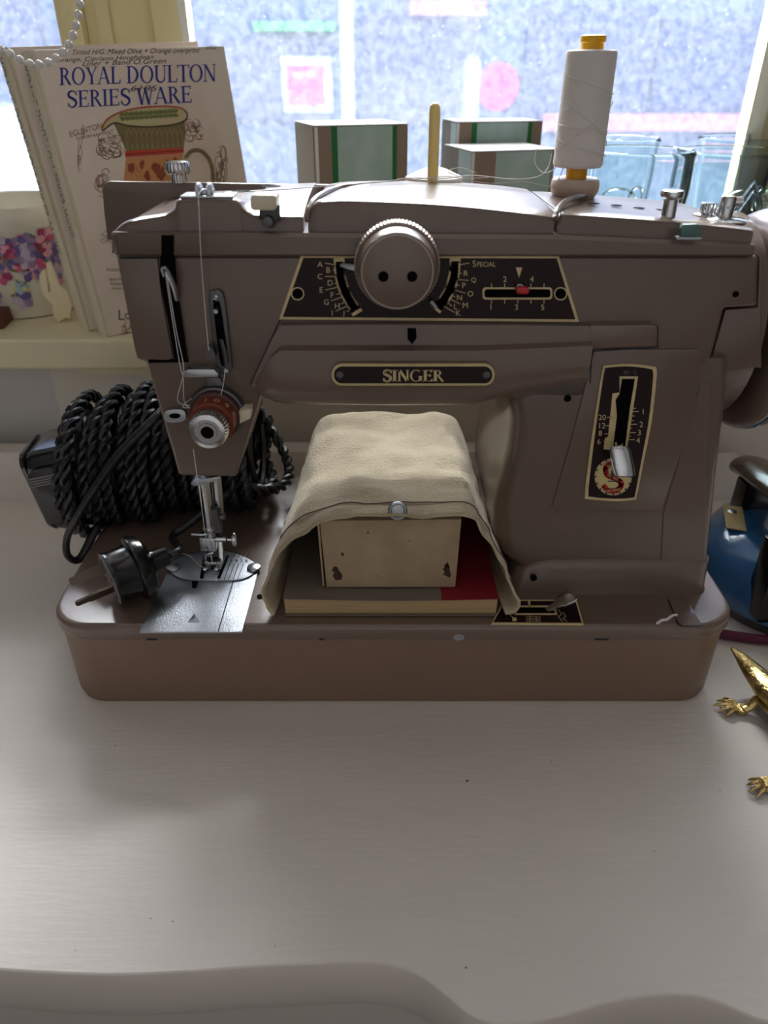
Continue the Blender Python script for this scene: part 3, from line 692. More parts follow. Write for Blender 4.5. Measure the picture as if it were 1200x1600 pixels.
# stitch dial
kc = atY(620, 414, YF); kx = Vector((kc.x, YF, vz(416, YF, 620)))
kc = atY(621, 427, .309); kc = Vector((kc.x, YF - .001, kc.z))
kn = MB().lathe([(.0165, 0), (.0165, .006), (.0184, .007), (.0187, .008), (.0187, .0125), (.0182, .0135)], kc, (0, -1, 0), 140, mat('knurled beige rim', (190, 178, 168), .3, .3), knurl=1, depth=.02)
kn.lathe([(.0180, .0135), (.0172, .0150), (.0168, .0152), (.0160, .0222), (.0154, .0236), (.0143, .0242), (.0, .0242)], kc, (0, -1, 0), 64, paint2, cap=False)
knob = kn.build('stitch_dial', None, sm)
mb = MB()
for u in (599, 644): mb.lathe([(.0022, 0), (.0022, .0003)], atY(u, 432, kc.y - .0242), (0, -1, 0), 20, hole)
mb.build('dial_screw', None, knob)
MB().lathe([(.0150, .0234), (.0152, .0241), (.0147, .0243), (.0145, .0240)], kc, (0, -1, 0), 64, cap=False).build('dial_ring', mat('pale dial ring', (186, 172, 160), .3), knob)
mb = MB().tube([atY(532, 414, CPn - .002), atY(545, 417, CPn - .003), atY(560, 420, CPn - .003)], [.0008, .0014, .0016], 6); mb.tube([atY(680, 480, CPn - .002), atY(672, 470, CPn - .003)], [.0016, .0012], 6)
mb.build('dial_pointer', steel, panel)

# stitch length plate
LP = YF - .0022
ol = [tuple(p) for p in smoothpts([(948, 571), (985, 569), (1020, 573), (1026, 578), (1025, 600), (1018, 660), (1006, 720), (995, 775), (990, 781), (960, 783), (920, 780), (914, 775), (918, 735), (926, 675), (936, 610), (942, 576)], 4, True)]
lp = MB().slab(pp(planeY(LP), ol), (0, .0014, 0)).build('stitch_length_plate', gold, sm)
cxy = (970, 676)
il = [(cxy[0] + (u - cxy[0]) * .90, cxy[1] + (v - cxy[1]) * .965) for u, v in ol]
MB().slab(pp(planeY(LP - .0002), il), (0, .0004, 0)).build('plate_field', plum, lp)
L1 = planeY(LP - .0004); L2 = planeY(LP - .0006); L3 = planeY(LP - .0008)
mb = MB()
mb.poly(pp(L1, [(968, 588), (997, 588), (980, 700), (952, 703), (943, 702), (945, 685), (950, 682), (957, 615), (968, 613)]))
for t, u, v in (('20', 941, 652), ('12', 941, 665), ('8', 938, 677), ('6', 936, 690), ('1', 1005, 643), ('2', 1002, 663), ('3', 999, 676), ('4', 997, 688)): text(mb, t, u, v, 8.5, L1)
for v, a, b in ((638, 988, 993), (643, 986, 998), (650, 986, 991), (657, 985, 990), (663, 983, 995), (669, 983, 987), (676, 981, 993), (682, 981, 985), (687, 980, 991)): mb.line([(a, v), (b, v)], 1.2, L1)
for v, a, b in ((652, 949, 956), (665, 947, 953), (678, 945, 951), (690, 943, 948)): mb.line([(a, v), (b, v)], 1.2, L1)
mb.build('plate_markings', gold, lp)
mb = MB(); text(mb, '401 G', 984, 582, 6, L1); mb.build('model_number', mat('faint grey print', (110, 100, 98), .5), lp)
MB().poly(pp(L2, [(972, 592), (992, 592), (984, 640), (976, 704), (957, 706), (964, 650), (962, 625), (968, 616)])).build('lever_slot', hole, lp)
eg = MB().poly(pp(L1, circ(958, 745, 30, 40)), gold)
for k in range(16):
    a = 2 * pi * k / 16; eg.poly(pp(L2, circ(958 + 27.5 * cos(a), 745 + 27.5 * sin(a), 1.5, 8)), ink)
eg.line(circ(958, 745, 29.5, 40), 1, L2, ink, closed=True)
eg.poly(pp(L2, circ(958, 745, 24.5, 40)), mat('pale gold disc', (222, 204, 140), .4))
sc = smoothpts([(970, 728), (958, 724), (947, 731), (949, 742), (962, 748), (971, 756), (964, 766), (950, 766), (944, 760)], 4)
eg.line([tuple(p) for p in sc], 8, L3, red)
L4 = planeY(LP - .001)
text(eg, 'SEWING', 958, 745, 4, L4, gold, ang=28, w=18); text(eg, 'MACHINES', 957, 766, 4, L4, gold, ang=-6, w=24)
text(eg, 'SINGER', 957, 728, 4, L4, gold, ang=-8, w=16)
eg.poly(pp(L4, circ(957, 737, 2, 8)), ink); eg.line([(957, 738), (956, 749)], 3, L4, ink); eg.line([(950, 752), (968, 752)], 1.4, L4, ink)
eg.build('emblem', None, lp)
# lever paddle
a = atY(966, 690, YF - .002); b = atY(968, 697, YF - .012); c = atY(976, 744, YF - .016)
mb = MB()
ax = (c - b)
wd = Vector((1, 0, 0)); nn = ax.cross(wd).normalized() * .0016
secs = []
for t, w_, k in ((0, .0040, .5), (.12, .0052, 1), (.7, .0058, 1.1), (.82, .0058, 1.3), (.95, .0056, 1.6), (1.0, .004, 1.1)):
    p = b + ax * t; secs.append([p + wd * w_ * cos(2 * pi * q / 14) + nn * 1.4 * k * sin(2 * pi * q / 14) for q in range(14)])
mb.loft(secs); mb.tube([a, b + ax * .1], .002, 8)
mb.build('stitch_length_lever', chrome, lp)

# feed selector plate on the bed with its lever
FB = planeZ(BED + .0008); F1 = planeZ(BED + .0010); F2 = planeZ(BED + .0012)
fp = MB().slab(pp(FB, [(788, 937), (901, 937), (912, 975), (768, 974)]), (0, 0, -.001)).build('feed_selector_plate', gold, sm)
MB().poly(pp(F1, [(790, 939), (899, 939), (909, 973), (771, 972)])).build('plate_field', plum, fp)
mb = MB().poly(pp(F2, [(802, 946), (868, 946), (871, 961), (804, 961)])); mb.line([(826, 938), (828, 947)], 3.5, F2)
mb.line([(790, 955), (803, 966)], 1, F2).line([(795, 951), (790, 956)], 1, F2)
mb.poly(pp(F2, [(800, 966), (806, 964), (808, 970), (801, 971)]))
mb.line([(872, 952), (878, 960), (872, 963), (879, 971)], 1, F2).line([(880, 957), (884, 963), (880, 966), (886, 971)], 1, F2)
mb.line([(828, 962), (828, 971)], 1, F2); mb.line([(838, 964), (838, 971)], 1, F2)
for k in range(4): mb.line([(822, 963.5 + k * 2.4), (845, 963.5 + k * 2.4)], .7, F2)
mb.build('plate_markings', gold, fp)
MB().poly(pp(planeZ(BED + .0014), [(806, 949), (865, 949), (867, 958), (808, 958)])).build('lever_slot', hole, fp)
a = atZ(852, 956, BED); b = atY(893, 930, a.y - .001)
b = a + (b - a)
mb = MB(); ax = b - a; sd = Vector((0, -1, 0.1)); up = Vector((-.3, 0, 1))
secs = []
for t, w_ in ((0, .0016), (.4, .0020), (.62, .0042), (.95, .0050), (1.05, .0044)):
    p = a + ax * t; s_ = Vector((.35, -.9, 0)).normalized() * w_; q = Vector((-.3, 0, 1)).normalized() * .0008
    secs.append([p - s_ - q, p + s_ - q, p + s_ + q, p - s_ + q])
mb.loft(secs).build('feed_lever', chrome, fp, bevel=.0004)
# small door in the bed at the right
g = MB().slab(pp(planeZ(BED + .0006), [(1046, 938), (1074, 938), (1097, 976), (1066, 976), (1060, 972)]), (0, 0, -.001)).build('bed_hatch', paint2, sm, bevel=.0002)
mb = MB().line([(1044, 937), (1058, 973), (1065, 978), (1098, 978)], 2, planeZ(BED + .0003)); mb.build('seam', ink, sm)
mb = MB().tube([atZ(u, v, BED + .0006) for u, v in smoothpts([(1027, 974), (1034, 969), (1042, 968), (1050, 962), (1058, 961)], 4)], .0008, 6); mb.build('paint_scratch', felt, sm)

# slide plate and needle plate
SPz = BED + .0010
sp = MB().slab(pp(planeZ(SPz), [(262, 893), (403, 893), (378, 987), (218, 987)]), (0, 0, -.0012)).build('slide_plate', plate_m, sm, bevel=.0002)
S1 = planeZ(SPz + .0002)
mb = MB().line([(366, 903), (341, 986)], 1.8, S1, ink); mb.poly(pp(S1, [(300, 906), (311, 906), (306, 919), (300, 919)]), hole)
mb.build('guide_line', None, sp)
mb = MB(); z0 = SPz; tri = pp(planeZ(z0), [(293, 973), (304, 958), (313, 973)]); mb.add(tri + [atZ(305, 966, z0 + .0014) + Vector((0, 0, .0004))], [(0, 1, 3), (1, 2, 3), (2, 0, 3), (0, 2, 1)]); mb.build('thumb_notch', plate_m, sp)
oval = [tuple(p) for p in smoothpts([(258, 885), (270, 876), (300, 864), (335, 859), (368, 864), (395, 876), (402, 886), (392, 899), (365, 907), (300, 907), (272, 899)], 4, True)]
npz = SPz + .0006
nd = MB().slab(pp(planeZ(npz), oval), (0, 0, -.0008)).build('needle_plate', plate_m, sm, bevel=.0002)
N1 = planeZ(npz + .0002)
mb = MB().line(oval, 1.2, planeZ(npz + .0001), ink, closed=True)
mb.poly(pp(N1, [(354, 868), (358, 868), (344, 904), (339, 904)]), hole); mb.poly(pp(N1, [(318, 868), (322, 868), (318, 904), (312, 904)]), hole); mb.poly(pp(N1, [(334, 872), (338, 872), (333, 890), (329, 890)]), hole)
for k in range(4):
    u = 363 + 7 * k; mb.line([(u + 6, 862), (u + 2, 870)], .9, N1, ink); mb.line([(u - 4, 881), (u - 13, 906)], 1.0, N1, ink)
for k, t in enumerate('3456'): text(mb, t, 361 + 8 * k, 876, 5, N1, ink, wx=1.3)
mb.build('plate_engraving', None, nd)
for u in (271, 397):
    MB().lathe([(.0036, 0), (.0042, .0006), (.0038, .0014), (.0022, .0019), (.0, .002)], atZ(u, 888, npz), (0, 0, 1), 24, cap=False).build('plate_screw', steel, nd)

# needle bar, presser bar, clamp, foot
def col(u0, v0, y0, u1, v1, y1): return atY(u0, v0, y0), atY(u1, v1, y1)
yN = .360
top_z = .150
a = atY(329, 838, yN); d = atY(318, 752, yN); dirn = (d - a).normalized(); 
MB().tube([a, a + dirn * .062], .0034, 20).build('presser_bar', chrome, sm)
b0 = atY(342, 800, yN + .006); d2 = atY(338, 755, yN + .006); MB().tube([b0, d2 + (d2 - b0) * 1.2], .0032, 20).build('needle_bar', chrome, sm)
mb = MB().slab([atY(u, v, yN - .006) for u, v in ((297, 756), (303, 751), (342, 745), (343, 748), (320, 758), (302, 760))], (0, .010, 0)); mb.build('thread_guide', steel, sm, bevel=.0003)
mb = MB().tube([b0, atY(343, 838, yN + .004)], .0020, 12); mb.lathe([(.0022, 0), (.0022, .003)], atY(344, 807, yN), (1, 0, 0), 12)
mb.box(-.0022, .0022, -.002, .002, -.008, .008, M=Matrix.Translation(atY(338, 812, yN)) @ Matrix.Rotation(-.08, 4, 'Y'))
mb.build('bar_linkage', darkmetal, sm)
mb = MB().lathe([(.0044, 0), (.0046, .0008), (.0044, .0018)], atY(328, 826, yN), dirn, 20); mb.build('collar', chrome, sm)
cl = MB().box(-.0042, .0052, -.004, .004, -.0045, .0045, M=Matrix.Translation(atY(325, 846, yN)))
cl.tube([atY(326, 836, yN), atY(326, 840, yN)], .0028, 12); cl.tube([atY(330, 842, yN - .001), atY(354, 842, yN - .001)], .0019, 12)
clamp = cl.build('needle_clamp', chrome, sm, bevel=.0006)
c = atY(366, 843, yN - .001)
mb = MB().tube([c - Vector((.004, 0, 0)), c + Vector((-.0005, 0, 0))], .0013, 10); mb.loft([[c + Vector((.0008 * s_, 0.0034 * cos(2 * pi * k / 16) * q, .0046 * sin(2 * pi * k / 16) * q)) for k in range(16)] for s_, q in ((-1.4, .3), (-1.2, .9), (0, 1), (1.2, .9), (1.4, .3))])
mb.build('clamp_screw', chrome, clamp)
mb = MB().tube([atY(u, v, yN - .004) for u, v in ((299, 835), (314, 836), (328, 834))], .0006, 8); mb.build('clamp_hook', steel, clamp)
pz = npz + .0006
nt_ = atZ(333, 886, pz); mb = MB().tube([atY(327, 850, yN), nt_ + Vector((0, 0, .004)), nt_], [.0006, .0005, .0001], 8); mb.build('needle', chrome, sm)
# presser foot
ff = MB()
for o_ in (-1, 1):
    p0 = nt_ + Vector((o_ * .0042, .004, .0012)); p1 = nt_ + Vector((o_ * .0036, -.0035, .0008)); p2 = nt_ + Vector((o_ * .0034, -.0062, .0028))
    ff.tube([p0, p1, p2], [.0019, .0018, .0012], 8, flat=.6)
ff.box(-.0055, .0055, .002, .0065, -.0004, .0022, M=Matrix.Translation(nt_ + Vector((0, 0, .0006))))
ff.box(-.005, .005, -.001, .0006, .0026, .0042, M=Matrix.Translation(nt_))
ff.tube([nt_ + Vector((.0045, .003, .001)), atY(345, 858, yN + .002), atY(342, 838, yN + .004)], [.0018, .0022, .0022], 8, flat=.7)
ff.tube([nt_ + Vector((-.0045, .002, .001)), nt_ + Vector((-.004, .002, .008)), nt_ + Vector((.001, .002, .0095))], .0011, 8)
ff.build('presser_foot', chrome, sm, bevel=.0002)

# hardware on top of the machine
def tz(u, v, Y): return atY(u, v, Y)
mb = MB().slab(pp(planeY(YF + .004), [(281, 306), (364, 306), (364, 310), (281, 310)]), (0, .012, 0)); g = mb.build('guide_plate', steel, sm, bevel=.0004)
mb = MB()
for u in (312, 329):
    c = atY(u, 300, YF + .008); mb.lathe([(.0030, 0), (.0038, .0006), (.0038, .0020), (.0030, .0026)], c - Vector((.0013, 0, 0)), (1, 0, 0), 20)
mb.tube([atY(308, 301, YF + .008), atY(335, 301, YF + .008)], .0016, 10)
mb.build('thread_post', steel, g)
mb = MB()
mb.slab([atY(u, v, YF - .0015) for u, v in ((405, 320), (437, 320), (437, 345), (430, 345), (428, 352), (412, 352), (410, 343), (405, 343))], (0, .004, 0), black)
mb.lathe([(.0026, 0), (.0024, .0016)], atY(419, 346, YF - .0015), (0, -1, 0), 18, darkmetal)
lev = mb.build('release_bracket', None, sm, bevel=.0003)
MB().loft([[atY(u, v, YF + .001) + Vector((0, dy, 0)) for u, v in rrect(394 + q, 435 - q, 301 + q * .5, 326 - q, 6, 4)] for dy, q in ((-.0065, 4), (-.006, 1), (-.004, 0), (.004, 0), (.006, 2))]).build('presser_lever', cream, sm)
mb = MB()
for u, v, rx, ry in ((377, 301, 12, 3), (424, 294, 10, 2.3)): mb.poly([atY(u, v, .365) + Vector((.0045 * cos(2 * pi * k / 20), .004 * sin(2 * pi * k / 20), .0008)) for k in range(20)], hole)
for u, v in ((928, 320), (963, 323), (998, 327), (1030, 330)): 
    p = atY(u, v, .37); mb.poly([p + Vector((.0028 * cos(2 * pi * k / 20), .0030 * sin(2 * pi * k / 20), .0006)) for k in range(20)], hole)
mb.build('oil_hole', hole, sm)
# spool pins
pb = atY(676, 283, .408)
felt_c = atY(678, 281, .421)
MB().lathe([(.0150, -.002), (.0155, 0), (.0150, .0016), (.006, .0055), (.003, .0062)], felt_c, (0, 0, 1), 40).build('felt_disc', felt, sm)
MB().lathe([(.0028, -.002), (.0028, .0325), (.0026, .0345), (.0018, .0358), (.0006, .0363)], pb - Vector((0, 0, .001)), (0, 0, 1), 20).build('spool_pin', ivory, sm)
sb = atY(898, 292, .400)
spb = mat('beige spool seat', (196, 180, 164), .35)
mb = MB().lathe([(.0095, -.006), (.0118, -.002), (.0122, .0005), (.0118, .0032), (.0108, .0042)], sb, (0, 0, 1), 40); mb.build('spool_base', spb, sm)
MB().lathe([(.0024, 0), (.0024, .055)], sb, (0, 0, 1), 12).build('spool_pin', ivory, sm)
# bobbin winder post, winder spindle, teal tab
c = atY(1041, 352, .352)
MB().lathe([(.0042, 0), (.0032, .0012), (.0032, .0112), (.0050, .0122), (.0053, .0135), (.0048, .0148), (.0034, .0152)], c, (0, 0, 1), 28).build('bobbin_post', chrome, sm)
c = atY(1130, 346, .357)
mb = MB().lathe([(.0030, -.002), (.0098, -.0005), (.0102, .0006), (.0094, .0014), (.0036, .0024), (.0036, .0102), (.0030, .0110)], c, (0, 0, 1), 32)
mb.lathe([(.0022, 0), (.0024, .0035)], c + Vector((.0028, 0, .0085)), (1, 0, 0), 12); mb.lathe([(.0008, 0), (.0008, .0006)], c + Vector((-.0004, -.0036, .0065)), (0, -1, 0), 10, None)
mb.build('bobbin_winder', chrome, sm)
c = atY(1104, 336, .364); MB().lathe([(.0065, -.001), (.0065, .0005), (.0036, .0012), (.0036, .0048), (.0030, .0055)], c, (0, 0, 1), 40, knurl=1, depth=.06).build('winder_latch_screw', chrome, sm)
mb = MB().slab([atY(u, v, YF - .005) for u, v in [(1064, 371), (1064, 357), (1068, 351), (1091, 350), (1096, 354), (1095, 371)]], (0, .003, 0)); g = mb.build('winder_stop', teal, sm, bevel=.0004)
MB().slab([atY(u, v, YF - .006) for u, v in ((1057, 371), (1096, 371), (1096, 374), (1057, 374))], (0, .004, 0)).build('stop_bracket', steel, g)
# trim strap across the top, right of the hatch
for L in ([(868, 340, YF), (872, 326, YF + .006), (885, 313, .36), (905, 306, .378), (925, 304, .40)], [(480, 345, YF), (483, 325, YF + .004), (497, 306, .352), (530, 292, .385), (575, 287, .405)]):
    mb = MB().tube([atY(*p) + Vector((0, 0, -.0002)) for p in smoothpts(L, 6)], .0012, 8); mb.build('cover_strap', steel if False else paint2, sm)

# ============================================================ THREAD SPOOL and the loose thread
ts = thing('thread_spool', 'white thread spool on a yellow core standing on the sewing machine', 'spool', sb + Vector((0, 0, .0042)))
b0 = sb + Vector((0, 0, .0042))
MB().lathe([(.0052, 0), (.0052, .0052), (.0052, .0570), (.0058, .0575), (.0058, .0600), (.0050, .0604), (.0026, .0604)], b0, (0, 0, 1), 32).build('spool_core', yellow, ts)
prof = [(.0056, .0052), (.0115, .0052), (.0121, .0062)]
for k in range(60): prof.append((.0121 + (.00008 if k % 2 else 0) - .0000055 * k, .0065 + k * .00078))
prof += [(.0115, .0540), (.0105, .0545), (.0056, .0545)]
wound = MB().lathe(prof, b0, (0, 0, 1), 48).build('wound_thread', thread_m, ts)
mb = MB()
for k, (z0, z1, a0, a1, r) in enumerate(((.014, .034, 200, 345, .0126), (.034, .015, 215, 345, .01255), (.030, .038, 205, 350, .01265), (.045, .037, 195, 330, .0124), (.018, .010, 190, 350, .0126), (.024, .021, 190, 350, .01245))):
    mb.tube([b0 + Vector((r * cos(R(a0 + (a1 - a0) * t / 20)), r * sin(R(a0 + (a1 - a0) * t / 20)), z0 + (z1 - z0) * t / 20)) for t in range(21)], .00022, 5)
mb.build('crossing_strand', thread_m, wound)
th = thing('sewing_thread', 'white thread running from the spool over the machine and down to its needle', 'thread', atY(600, 290, .40))
def strand(P3, r=.00022, n=8): MB().tube(smoothpts(P3, n), r, 5).build('strand', thread_m, th)
A = atY
strand([A(862, 240, .402), A(856, 262, .400), A(840, 276, .398), A(800, 280, .40), A(740, 274, .404), A(690, 279, .402), A(640, 278, .40), A(600, 284, .396), A(520, 290, .385), A(430, 297, .37), A(370, 300, .36), A(334, 300, YF + .003), A(320, 296, YF + .003), A(311, 303, YF - .001), A(310, 320, YF - .005)])
strand([A(868, 232, .39), A(880, 260, .39), A(862, 290, .398), A(820, 284, .40), A(760, 286, .40), A(700, 276, .404), A(630, 282, .40), A(560, 286, .396)], .0002)
strand([A(838, 232, .402), A(836, 255, .402), A(850, 270, .40), A(868, 262, .40), A(872, 246, .398)], .0002)
strand([A(745, 270, .405), A(720, 262, .407), A(700, 268, .407), A(730, 278, .404), A(770, 276, .402)], .00018)
strand([A(310, 305, YF - .004), A(314, 400, YF - .005), A(320, 480, YF - .005), A(326, 548, YF - .008)], .0002, 4)
strand([A(258, 424, YF - .010), A(268, 490, YF - .008), A(281, 570, YF - .009), A(286, 590, YF - .010), A(288, 628, YF - .006), A(300, 640, YF - .006)], .0002, 4)
strand([A(260, 426, YF - .010), A(276, 520, YF - .008), A(287, 578, YF - .010), A(277, 625, YF - .006), A(296, 634, YF - .008)], .0002, 4)
strand([A(352, 575, YF - .006), A(349, 600, YF - .007), A(344, 622, YF - .008)], .0002, 4)
strand([A(302, 702, YF - .004), A(308, 745, YF - .002), A(316, 800, .352), A(322, 842, .352), A(330, 868, .353)], .0002, 4)
strand([nt_ + Vector((-.004, -.004, .002)), atZ(307, 880, npz + .002), atZ(300, 872, npz + .004), atZ(290, 866, npz + .006), atZ(262, 862, BED + .014)], .0002)

# ============================================================ POUCH, CARDBOARD BOX, BOOKLET
yb0 = .3125
bk_ = thing('instruction_booklet', 'thick grey and red paperback booklet lying under the cardboard box', 'book', (0, .36, BED + .001))
z1 = BED + .0125
xl, xr = atY(445, 945, yb0).x, atY(776, 945, yb0).x
mb = MB()
secs = []
for x_ in [xl + (xr - xl) * k / 12 for k in range(13)]:
    q = .0012 * sin((x_ - xl) / (xr - xl) * pi)
    secs.append([(x_, yb0, BED + .0016 - 0), (x_, yb0 + .110, BED + .0016), (x_, yb0 + .110, z1 - q), (x_, yb0 - .001, z1 - q)])
mb.loft([[Vector(p) for p in s_] for s_ in secs]); mb.build('page_block', pages, bk_)
mb = MB().box(xl, xr, yb0 - .0015, yb0 + .111, BED + .0008, BED + .0015); mb.build('back_cover', greycover, bk_)
xm = atY(690, 930, yb0).x
for nm, xa_, xb_, m_ in (('front_cover', xl - .0004, xm, greycover), ('cover_panel', xm, xr + .0004, redcover)):
    secs = []
    for k in range(9):
        x_ = xa_ + (xb_ - xa_) * k / 8; q = .0012 * sin(max(0, min(1, (x_ - xl) / (xr - xl))) * pi) - .0003
        secs.append([Vector(p) for p in ((x_, yb0 - .002, z1 - q), (x_, yb0 + .111, z1 - q), (x_, yb0 + .111, z1 - q + .0005), (x_, yb0 - .002, z1 - q + .0005))])
    MB().loft(secs).build(nm, m_, bk_)
cb = thing('cardboard_box', 'small stained brown cardboard box sticking out of the canvas pouch', 'box', (.0, .35, z1))
yc = .3205; zc0 = z1 + .0008
p0 = atY(510, 928, yc); p1 = atY(711, 930, yc)
x0_, x1_ = atY(508, 925, yc).x, atY(711, 925, yc).x; zt_ = zc0 + .0445
MB().slab([Vector((x0_ + .001, yc, zc0)), Vector((x1_, yc, zc0)), Vector((x1_ + .001, yc, zt_)), Vector((x0_ - .001, yc, zt_ - .001))], (0, .095, 0)).build('carton', card, cb, bevel=.0006)
MB().slab([Vector((x0_ - .0012, yc + .0006, zc0 + .001)), Vector((x0_ - .0004, yc + .0006, zc0)), Vector((x0_ - .0012, yc + .0006, zt_)), Vector((x0_ - .0024, yc + .0006, zt_))], (0, .09, 0)).build('carton_flap', card, cb)
mb = MB(); PC = planeY(yc - .0002)
random.seed(5)
def blob(cu, cv, r, k=1.0):
    return [(cu + r * (1 + .35 * random.uniform(-1, 1)) * cos(2 * pi * i / 14), cv + k * r * (1 + .35 * random.uniform(-1, 1)) * sin(2 * pi * i / 14)) for i in range(14)]
for u, v, r, k in ((527, 898, 7, 1.2), (524, 889, 5, .8), (535, 866, 2.3, 1), (699, 893, 6, 1.7), (698, 884, 3, 1.6), (575, 832, 1.5, 1), (640, 845, 1, 1), (590, 900, 1, 1)): mb.poly(pp(PC, blob(u, v, r, k)))
mb.build('stain', stain, cb)

# canvas pouch, a draped sheet open towards the front
po = thing('canvas_pouch', 'oatmeal canvas pouch with a press stud draped over the cardboard box', 'pouch', (0.005, .38, BED))
def prof_at(t):    # t 0 front .. 1 back ; control points (x, z)
    f = [(-.0600, .0615), (-.0632, .068), (-.0628, .080), (-.0585, .094), (-.050, .1055), (-.0375, .1150), (-.020, .1212), (0.0, .1215), (.020, .1220), (.037, .1222), (.046, .119), (.0545, .1065), (.062, .092), (.0690, .0775), (.0735, .069), (.0715, .0635), (.066, .063)]
    g = [(-.052, .0615), (-.0525, .068), (-.052, .080), (-.050, .094), (-.047, .110), (-.040, .1205), (-.022, .1245), (0, .125), (.022, .1255), (.036, .1250), (.046, .120), (.0525, .108), (.055, .094), (.0575, .080), (.059, .068), (.059, .062), (.058, .0615)]
    return [((1 - t) * a[0] + t * b[0], (1 - t) * a[1] + t * b[1]) for a, b in zip(f, g)]
import mathutils
NU, NT = 96, 46
vs = []; fs = []
yb1 = .452
for j in range(NT + 1):
    t = j / NT
    pr = smoothpts(prof_at(min(1, t * 1.05)), 6)
    m_ = len(pr)
    for i in range(NU + 1):
        s_ = i / NU * (m_ - 1); k = int(min(s_, m_ - 2)); q = s_ - k; p = pr[k] * (1 - q) + pr[k + 1] * q
        side = abs(i / NU - .5) * 2
        # front hem: raised middle a touch further forward, sides sweep outward and forward
        yfront = .3165 - .010 * max(0, side - .35) ** 1.0
        y = yfront + (yb1 - yfront) * t
        z = p.y
        if t > .9: z = z - (z - .062) * ((t - .9) / .1) ** 2.5 * .35
        P_ = Vector((p.x, y, z))
        nv = mathutils.noise.noise(Vector((p.x * 60, y * 60, z * 60))) * .0022 + mathutils.noise.noise(Vector((p.x * 130 + 9, y * 60, z * 130))) * .0012 + abs(mathutils.noise.noise(Vector((p.x * 40 + 3, y * 200, 1)))) * (.0022 if t < .3 else .0008)
        nrm = Vector((p.x, 0, (p.y - .08))).normalized()
        if z > .066: P_ += nrm * nv * (1 if z > .07 else .3)
        # folded hem
        if t < .10: P_ += nrm * (.0008 * (1 - t / .10)) - Vector((0, 0, .0012 * (1 - t / .1) * max(0, 1 - side * 1.2)))
        vs.append(P_)
for j in range(NT):
    for i in range(NU): fs.append((j * (NU + 1) + i, j * (NU + 1) + i + 1, (j + 1) * (NU + 1) + i + 1, (j + 1) * (NU + 1) + i))
# back closure
c0 = len(vs); last = NT * (NU + 1)
for i in range(NU + 1): vs.append(Vector((vs[last + i].x * .97, yb1 + .004, BED + .002)))
for i in range(NU): fs.append((last + i, last + i + 1, c0 + i + 1, c0 + i))
cl_ = MB().add(vs, fs).build('canvas', canvas, po)
md = cl_.modifiers.new('thick', 'SOLIDIFY'); md.thickness = .0013; md.offset = 0
# hem stitching and stud
mb = MB()
def clothpt(i, j, off=.0011):
    a = vs[j * (NU + 1) + i]; b = vs[j * (NU + 1) + min(i + 1, NU)]; c_ = vs[(j + 1) * (NU + 1) + i]
    n_ = (c_ - a).cross(b - a).normalized()
    if n_.dot(a - Vector((0, a.y, .08))) < 0: n_ = -n_
    return a + n_ * off
mb.tube([clothpt(i, 4) for i in range(14, 84)], .00032, 5); mb.build('hem_seam', brownink, po)
q = clothpt(44, 1, .0009)
mb = MB().lathe([(.0048, 0), (.0050, .0006), (.0044, .0012), (.0036, .0010), (.0033, .0006), (.003, .0012), (.001, .0016)], q, (0, -.72, .7), 28); mb.build('press_stud', steel, po)

# ============================================================ FOOT CONTROLLER with coiled flex and plug
fc = thing('foot_controller', 'black foot pedal with twisted flex coiled round it and a three pin plug', 'foot pedal', (-.16, .43, BED))
axd = Vector((1, .10, .16)).normalized()          # coil axis, rising to the right
c0 = Vector((-.145, .434, .101))
side = Vector((0, 1, 0)); side = (side - axd * side.dot(axd)).normalized(); upv = axd.cross(side).normalized()
if upv.z < 0: upv = -upv
# pedal body: a rounded bar along the axis
def rsec(c, hw, hh, r, n=5, A=side, B=upv):
    return [c + A * x + B * y for x, y in rrect(-hw, hw, -hh, hh, r, n)]
pc = c0 + Vector((0, -.004, -.004))
secs = []
for s_, w_, h_ in ((-.082, .010, .014), (-.081, .019, .023), (-.078, .0225, .0275), (-.073, .0235, .029), (-.02, .0245, .030), (.03, .022, .026)):
    secs.append(rsec(pc + axd * s_, w_, h_, .009))
MB().loft(secs).build('pedal_body', black, fc)
# base rim plate of the pedal and the tread with its ridges
mb = MB().loft([rsec(pc + axd * s_ - upv * .002 + side * .004, w_, h_, .009) for s_, w_, h_ in ((-.086, .016, .024), (-.0855, .020, .028), (-.0825, .021, .029), (-.082, .019, .027))])
mb.build('pedal_rim', mat('worn black rim', (46, 44, 44), .25, coat=.5), fc)
mb = MB()
sf = pc - side * .0245
mb.loft([[p for p in [sf + axd * a + upv * b - side * d for a, b in rrect(-.078, -.048, -.019, .021, .006, 5)]] for d in (0, .003, .0045)])
mb.build('tread_pad', black, fc, bevel=.0008)
mb = MB()
for k in range(4): mb.tube([sf - side * .0048 + axd * -.077 + upv * (.011 + k * .0017), sf - side * .0048 + axd * -.052 + upv * (.011 + k * .0017)], .0007, 6)
mb.build('tread_ridge', mat('grey rubber', (120, 118, 118), .5), fc)
